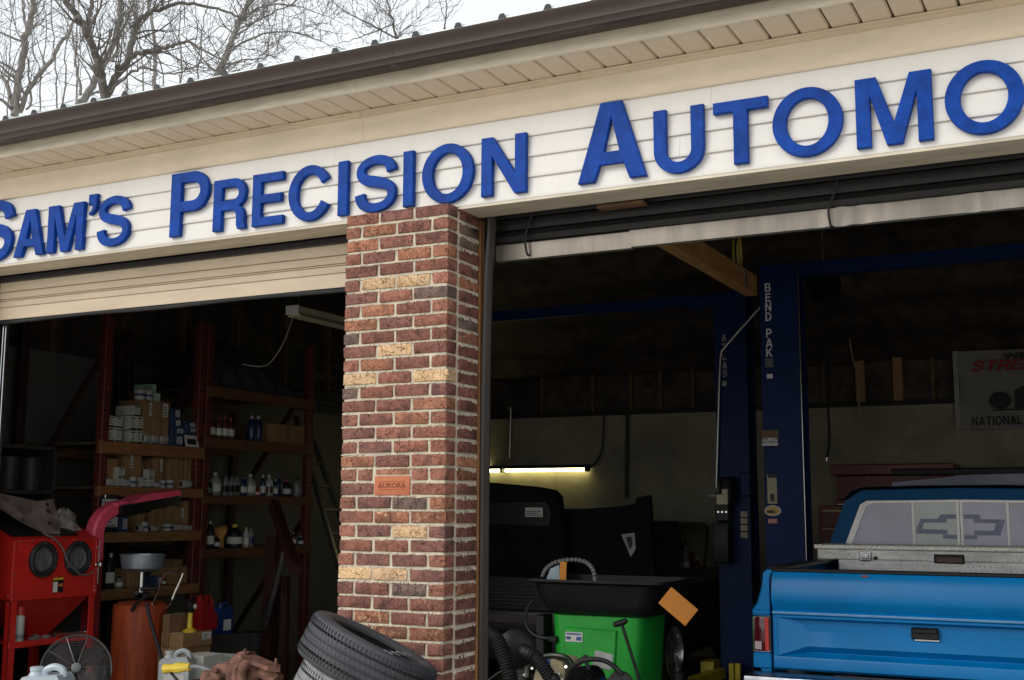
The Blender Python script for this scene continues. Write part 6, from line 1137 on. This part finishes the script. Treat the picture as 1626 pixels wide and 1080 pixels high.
p = [at(x, y, 1, yh + .05) for x, y in ((832, 1034), (848, 1042), (862, 1058), (874, 1078), (882, 1095))]; p = [p[0] + V((-.05, .12, -.03))] + p + [V((p[-1].x + .02, yh, .05))]; o = obj('corrugated_hose', corr(p, .042), BLK, None, 60); tag(o, 'black corrugated hose curving over the beige engine cover', 'hose', 'corrugated exhaust hoses')
c = at(820, 1030, 1, yh + .3); T = thing('grey_blower', (c.x, c.y, 0), 'dark grey blower housing between the two corrugated hoses', 'blower'); obj('housing', lathe([(.10, -.06), (.115, -.04), (.115, .04), (.09, .06), (.03, .07)], 24, c, (.5, -1, .1)), PL['black'], T); obj('stand', bbox(c.x - .05, c.x + .05, c.y, c.y + .1, 0, c.z, .01), EG, T)
# ------------------------------------------------------------------ back wall: bench, lamp, chests, banner, hoses
a, b = at(776, 745, 1, 7.5), at(932, 748, 1, 7.5); zl = (a.z + b.z) / 2
T = thing('strip_light', ((a.x + b.x) / 2, 7.5, zl), 'glowing fluorescent strip light low on the back wall', 'strip light')
TUBE = mat('lit_tube', (.9, .9, .8), .3, var=0, emit=(1, .9, .40, 8))
obj('housing', bbox(a.x - .02, b.x + .02, 7.50, 7.597, zl + .02, zl + .055, .005), PL['black'], T); obj('tube', cyl((a.x - .55, 7.54, zl), (a.x + .16, 7.54, zl), .018, 12), TUBE, T); obj('tube', cyl((a.x + .2, 7.54, zl), (b.x - .02, 7.54, zl), .018, 12), TUBE, T)
for x in (a.x + .18, b.x): obj('end_cap', bbox(x - .015, x + .015, 7.46, 7.57, zl - .025, zl + .06, .004), PL['black'], T)
obj('wall_bracket', [bbox(x - .01, x + .01, 7.56, 7.6, zl, zl + .06, .002) for x in (a.x + .3, b.x - .2)], STEEL, T)
cp2 = [at(x, y, 1, 7.5) for x, y in ((933, 742), (946, 735), (956, 715), (958, 690), (960, 640), (962, 600))]; obj('cord', tube(smooth_path(cp2, 4), .012, 6), BLK, T)
o = obj('wall_pipe', tube([at(995, 790, 1, 7.55), at(996, 655, 1, 7.55)], .02, 8), PL['black']); tag(o, 'dark vertical pipe on the back wall right of the lamp', 'pipe')
o = obj('wall_pipe', tube(smooth_path([at(805, 648, 1, 7.5), at(810, 648, 1, 7.5), at(811, 655, 1, 7.5), at(809, 728, 1, 7.5)], 4), .014, 8), mat('galvanised_conduit', (.42, .42, .40))); tag(o, 'pale hooked conduit on the back wall above the lamp', 'pipe')
T = thing('work_bench', (-.2, 7.2, 0), 'cluttered work bench along the back wall between car and lift', 'bench'); b0, b1 = at(1042, 930, 1, 6.9).x, at(1215, 930, 1, 6.9).x
bzv = at(1100, 925, 1, 6.9).z; obj('bench_top', bbox(b0, b1, 6.9, 7.58, bzv - .05, bzv, .006), DW, T)
for x in (b0 + .06, b1 - .12):
    for y in (6.95, 7.5): obj('leg', bbox(x, x + .07, y, y + .05, 0, bzv - .05, .004), DW, T)
obj('lower_shelf', bbox(b0 + .05, b1 - .05, 7.0, 7.5, .25, .28, .004), DW, T)
def benchbottle(px, y0, y1, body, cap, label, w=12, Y=7.0):
    a = at(px - w / 2, y0, 1, Y); b = at(px + w / 2, y0, 1, Y); r = (b.x - a.x) / 2; hh = a.z - bzv
    o = obj('bottle', lathe([(r * .92, 0), (r, .008), (r, hh * .55), (r * .9, hh * .66), (r * .4, hh * .82), (r * .32, hh * .9)], 16, ((a.x + b.x) / 2, Y, bzv)), body); obj('cap', lathe([(r * .38, hh * .88), (r * .38, hh)], 12, ((a.x + b.x) / 2, Y, bzv)), cap, o); obj('label', lathe([(r + .001, hh * .2), (r + .001, hh * .48)], 16, ((a.x + b.x) / 2, Y, bzv)), PL['orange'] if 'orange' in label else PAPER, o); tag(o, label, 'bottle')
benchbottle(1089, 858, 925, PL['clear'], PL['black'], 'tall cloudy bottle with dark cap on the back bench', 10); benchbottle(1107, 884, 925, PL['amber'], PL['white'], 'amber bottle with orange label on the back bench', 9); benchbottle(1081, 888, 925, PL['clear'], PL['grey'], 'short clear bottle beside the tall one on the back bench', 9, 6.95); benchbottle(1201, 884, 925, PL['amber'], PL['white'], 'amber bottle with orange label standing between the two lift columns', 9)
RC = mat('dark_red_chest', (.20, .013, .016), .35, var=.1)
a, b = at(1042, 876, 1, 7.1), at(1090, 925, 1, 7.1); o = obj('tool_case', bbox(a.x, b.x, 7.1, 7.4, bzv, a.z, .02, 2), RC); tag(o, 'dark red tool case on the back bench', 'case'); obj('handle', tube(smooth_path([((a.x + b.x) / 2 - .08, 7.2, a.z), ((a.x + b.x) / 2 - .06, 7.2, a.z + .05), ((a.x + b.x) / 2 + .06, 7.2, a.z + .05), ((a.x + b.x) / 2 + .08, 7.2, a.z)], 3), .01, 6), PL['black'], o)
o = obj('air_pipe', [tube(smooth_path([at(x, y, 1, 7.5) for x, y in ((1035, 835), (1060, 833), (1090, 836), (1120, 836), (1123, 845), (1118, 900))], 4), .014, 6)], PL['black']); tag(o, 'thin black air line along the back wall above the bench', 'pipe')
o = obj('air_hose', [tube(smooth_path([at(x, y, 1, 7.35) for x, y in ((1040, 852), (1055, 845), (1075, 855), (1085, 872), (1087, 890))], 4), .016, 8)], BLK); tag(o, 'black hose looping over the back bench', 'hose')
# red chests
def chest(x0, x1, y0, y1, z0, z1, label, rows, trim=None):
    T = thing('tool_chest', ((x0 + x1) / 2, (y0 + y1) / 2, z0), label, 'tool chest'); obj('chest_body', bbox(x0, x1, y0, y1, z0, z1, .008), RC, T); n = rows; hh = (z1 - z0 - .06) / n
    for k in range(n):
        za = z0 + .03 + k * hh; d = obj('drawer', bbox(x0 + .02, x1 - .02, y0 - .012, y0 + .001, za + .006, za + hh - .006, .003), RC, T); obj('drawer_pull', bbox(x0 + .03, x1 - .03, y0 - .02, y0 - .011, za + hh - .024, za + hh - .010, .003), trim or STEEL, d)
    return T
a, b = at(1322, 738, 1, 7.2), at(1516, 738, 1, 7.2); zb1 = 1.35
chest(a.x, b.x, 7.2, 7.58, 0, at(1322, 790, 1, 7.2).z - .02, 'broad dark red tool cabinet under the hood chest, back wall', 4)
T = thing('chest_lid', ((a.x + b.x) / 2, 7.3, at(1322, 790, 1, 7.2).z), 'open dark red chest lid above the broad cabinet', 'chest'); zz = at(1322, 790, 1, 7.2).z - .02
obj('lid_shell', [bbox(a.x + .02, b.x - .02, 7.3, 7.58, zz, at(1322, 755, 1, 7.2).z, .01), bbox(a.x - .02, b.x + .0, 7.18, 7.58, at(1322, 755, 1, 7.2).z, at(1322, 738, 1, 7.2).z, .01)], RC, T)
a, b = at(1300, 803, 1, 6.6), at(1360, 803, 1, 6.6); chest(a.x, b.x, 6.6, 7.1, 0, a.z, 'narrow red roller chest with bright drawer pulls beside the truck cab', 9, mat('pale_drawer_pull', (.62, .56, .30), .4, metal=.3))
# banner
bl = [at(1513, 558, 1, 7.55), at(1513, 682, 1, 7.55)]; bw = 2.6; zt, zb_ = bl[0].z, bl[1].z
nx, nz_ = 40, 16; vs = []; fs = []
def bny(u, v): return 7.54 + .018 * math.sin(6 * u + 5 * v) * (1 - v * .3) + .02 * math.sin(11 * (u - .9 * v)) * math.exp(-4 * u)
for j in range(nz_ + 1):
    for i in range(nx + 1): u, v = i / nx, j / nz_; vs.append((bl[0].x + bw * u + .02 * math.sin(v * 3) * (1 - u), bny(u, v), zt + (zb_ - zt) * v - .02 * math.sin(math.pi * u)))
for j in range(nz_):
    for i in range(nx): k = j * (nx + 1) + i; fs.append((k, k + 1, k + nx + 2, k + nx + 1))
bn = obj('wall_banner', (vs, fs), mat('grey_white_banner', (.24, .23, .205), .7, var=.08, nscale=3), None, 70); tag(bn, 'grey white event banner with red and black lettering on the back wall', 'banner')
obj('hem', bbox(bl[0].x + .0, bl[0].x + .045, 7.505, 7.512, zb_ + .01, zt - .005, .002), mat('banner_hem', (.36, .34, .29), .7), bn)
DKI = mat('banner_black', (.025, .025, .028), .7, var=0); RDI = mat('banner_red', (.34, .02, .03), .7, var=0)
bx = bl[0].x; fy = 7.508
text('word', 'WELCOME', .085, (bx + .47, fy, at(1600, 567, 1, 7.55).z), '-y', DKI, bn, .003, align='LEFT', sx=1.6); gtext('word', 'STREET ROD', .105, (bx + .16, fy, at(1560, 582, 1, 7.55).z), RDI, bn, 1.25, .3)
gtext('word', 'NATIONAL STREET ROD', .085, (bx + .15, fy, at(1560, 669, 1, 7.55).z), DKI, bn, .78)
cz_ = at(1570, 637, 1, 7.55).z
obj('car_picture', [prism([(bx + .42 + .1 * math.cos(t), cz_ + .085 * math.sin(t)) for t in [k * 2 * math.pi / 20 for k in range(20)]], 1, fy - .004, fy), prism([(bx + .55, cz_ - .08), (bx + .85, cz_ - .08), (bx + .85, cz_ + .13), (bx + .62, cz_ + .13), (bx + .55, cz_ + .09)], 1, fy - .004, fy), box(bx + .34, bx + 1.4, fy - .003, fy, cz_ - .10, cz_ - .085)], DKI, bn); obj('car_picture', prism([(bx + .68, cz_ + .135), (bx + .86, cz_ + .135), (bx + .86, cz_ + .26), (bx + .76, cz_ + .28), (bx + .70, cz_ + .22)], 1, fy - .004, fy), mat('banner_dark_tone', (.06, .07, .075), .7), bn)
o = obj('air_hose', tube(smooth_path([V((at(1307, 480, 1, 7.2).x, 7.2, 3.6)), at(1309, 560, 1, 7.2), at(1317, 690, 1, 7.2), at(1313, 726, 1, 7.2)], 5), .013, 8), BLK); tag(o, 'black air hose hanging from the ceiling right of the lift column', 'hose')
obj('hose_end', cyl(at(1313, 726, 1, 7.2), at(1312, 733, 1, 7.2), .012, 8), STEEL, o)
o = obj('hanging_cord', tube(smooth_path([V((at(1348, 540, 1, 7.3).x, 7.3, 3.5)), at(1352, 560, 1, 7.3), at(1362, 600, 1, 7.3), at(1366, 670, 1, 7.3), at(1376, 740, 1, 7.3), at(1378, 760, 1, 7.3)], 5), .009, 6), mat('tan_cord', (.34, .28, .17), .6)); tag(o, 'tan cord hanging over the red chest from the ceiling', 'cord')
c = at(1308, 450, 1, 5.2); T = thing('cord_reel', (c.x, 5.2, c.z), 'dark cord reel hanging beside the lettered lift column', 'reel'); obj('reel_drum', lathe([(.05, -.06), (.17, -.05), (.17, -.04), (.08, -.03), (.08, .03), (.17, .04), (.17, .05), (.05, .06)], 24, c, (1, -.5, 0)), PL['black'], T); obj('hanger', tube([c + V((0, 0, .1)), V((c.x, 5.2, 4.4))], .015, 6), STEEL, T); obj('cord', tube(smooth_path([c + V((0, -.1, -.1)), at(1308, 495, 1, 5.1), at(1310, 560, 1, 5.1)], 4), .01, 6), BLK, T)
# timber and hose coil near the header
zb2 = 3.19; o = obj('roof_beam', bbox(.88, .975, .6, 4.06, 3.19, 3.35, .006), mat('warm_lumber', (.42, .22, .075), .7, var=.25, nscale=5, stretch=(6, 1, 6)), G)
c = at(1178, 405, 0, .95); T = thing('yellow_hose_coil', (c.x, c.y, c.z), 'coiled yellow hose hung on the timber beam', 'hose')
YH = mat('yellow_hose', (.50, .38, .05), .5, var=.1)
obj('coil', [tube([V((.93 - .012 * k, c.y + .055 * math.cos(t) + .006 * k, c.z + .02 + .12 * math.sin(t))) for t in [i * 2 * math.pi / 20 for i in range(21)]], .008, 6, False) for k in range(4)], YH, T); obj('hook', [bbox(.90, .979, c.y - .03, c.y + .03, zb2 + .02, zb2 + .14, .004), tube([V((.92, c.y, zb2 + .1)), V((.92, c.y, c.z + .1))], .01, 6)], mat('galvanised_conduit', (.42, .42, .40)), T); obj('black_tail', tube(smooth_path([V((.92, c.y - .04, c.z + .14)), V((.92, c.y - .03, c.z - .08)), at(1185, 440, 0, .92), at(1205, 455, 0, .92)], 4), .014, 6), BLK, T)
# ------------------------------------------------------------------ old tyres at the pier
TY = mat('black_tyre_rubber', (.045, .047, .055), .6, var=.25, nscale=5, bump=.15, bscale=40); TYG = mat('dusty_grey_tyre', (.26, .27, .27), .8, var=.3, nscale=6, bump=.25, bscale=50)
INN = mat('tyre_inner_liner', (.02, .02, .022), .7, var=.2)
def tyre(c, axis, R, w, m, label, group='old tyres stacked at the pier', scuff=False):
    T = thing('old_tyre', c, label, 'tyre', group); ax = V(axis).normalized(); q = V((0, 0, 1)).rotation_difference(ax).to_matrix().to_4x4(); mm = M.Translation(V(c)) @ q
    hw = w / 2; n = 72; pr = []
    for i in range(9):   # tread ribs with grooves
        z = -hw * .74 + hw * 1.48 * i / 8; crown = R - .010 * (abs(z) / hw) ** 2 * 2
        pr.append((crown if i % 2 == 0 or True else crown, z))
    outer_ = [(R * .70, -hw * .80), (R * .78, -hw * .98), (R * .88, -hw), (R * .955, -hw * .93), (R * .985, -hw * .82)] + [(R - .004, -hw * .76)]
    gr = []
    for k, z in enumerate((-.50, -.17, .17, .50)):
        zc_ = z * hw; gr += [(R, zc_ - .006), (R - .009, zc_ - .004), (R - .009, zc_ + .004), (R, zc_ + .006)]
    prof = outer_ + gr + [(R - .004, hw * .76), (R * .985, hw * .82), (R * .955, hw * .93), (R * .88, hw), (R * .78, hw * .98), (R * .70, hw * .80), (R * .69, hw * .70), (R * .76, hw * .78), (R * .90, hw * .74), (R * .93, hw * .4), (R * .93, -hw * .4), (R * .90, -hw * .74), (R * .76, -hw * .78), (R * .69, -hw * .70)]
    obj('carcass', xf(lathe(prof, n, closed=True), mm), m, T, 40)
    # shoulder sipes and block cuts: thin raised slivers between the cuts
    cuts = []
    for s in (-1, 1):
        for k in range(96):
            t = 2 * math.pi * k / 96; b_ = box(-.0015, .0015, R - .012, R + .0012, s * hw * .60 - hw * .15, s * hw * .60 + hw * .17); cuts.append(xf(rot(b_, (0, R, s * hw * .6), 'Y', s * 12), mm @ M.Rotation(t, 4, 'Z')))
    for z in (-.335, 0, .335):
        for k in range(80): cuts.append(xf(rot(box(-.001, .001, R - .01, R + .0008, z * hw - hw * .1, z * hw + hw * .1), (0, R, z * hw), 'Y', 25), mm @ M.Rotation(2 * math.pi * (k + z) / 80, 4, 'Z')))
    o = obj('tread_sipes', cuts, INN if m is TY else mat('dusty_sipe', (.08, .08, .082), .9), T); o['kind'] = 'stuff'
    obj('bead', xf(join(lathe([(R * .68, hw * .72), (R * .70, hw * .83), (R * .72, hw * .83), (R * .715, hw * .72)], n, closed=True)), mm), INN, T)
    if scuff: obj('scuff', [xf(box(-.02, .02, R * .86, R * .93, hw * .985, hw * 1.006), mm @ M.Rotation(t, 4, 'Z') @ M.Rotation(.03 * k, 4, 'X')) for k, t in enumerate((3.9, 4.02, 4.1, 4.2))], mat('white_scuff', (.4, .4, .41), .9, var=.4, nscale=30, col2=(.05, .05, .05)), T)
    return T
vd = V((-.72, .69, 0)); ax1 = (V((0, 0, 1)) * math.cos(rad(26)) + V((RT.x, RT.y, 0)) * math.sin(rad(26)) - V((FW.x, FW.y, 0)).normalized() * -.03).normalized()
tc0 = at(584, 1048, 1, -.48); tyre(tc0, ax1, .305, .20, TY, 'black tyre tilted on top of the pile at the pier', scuff=True)
t2 = tc0 - ax1 * .205 + V((.05, .02, -.01)); tyre(t2, ax1, .305, .20, TYG, 'dusty grey tyre tilted under the black one')
ax3 = (V((0, 0, 1)) + V((RT.x, RT.y, 0)) * .3).normalized(); t3_ = t2 - ax1 * .2 + V((0, 0, -.02)); tyre((t3_.x - .03, t3_.y, .31), ax3, .32, .2, TYG, 'dusty grey tyre hidden low in the pile at the pier'); tyre((t3_.x - .02, t3_.y, .09), (0, 0, 1), .32, .2, TY, 'flat lying black tyre at the foot of the pile')
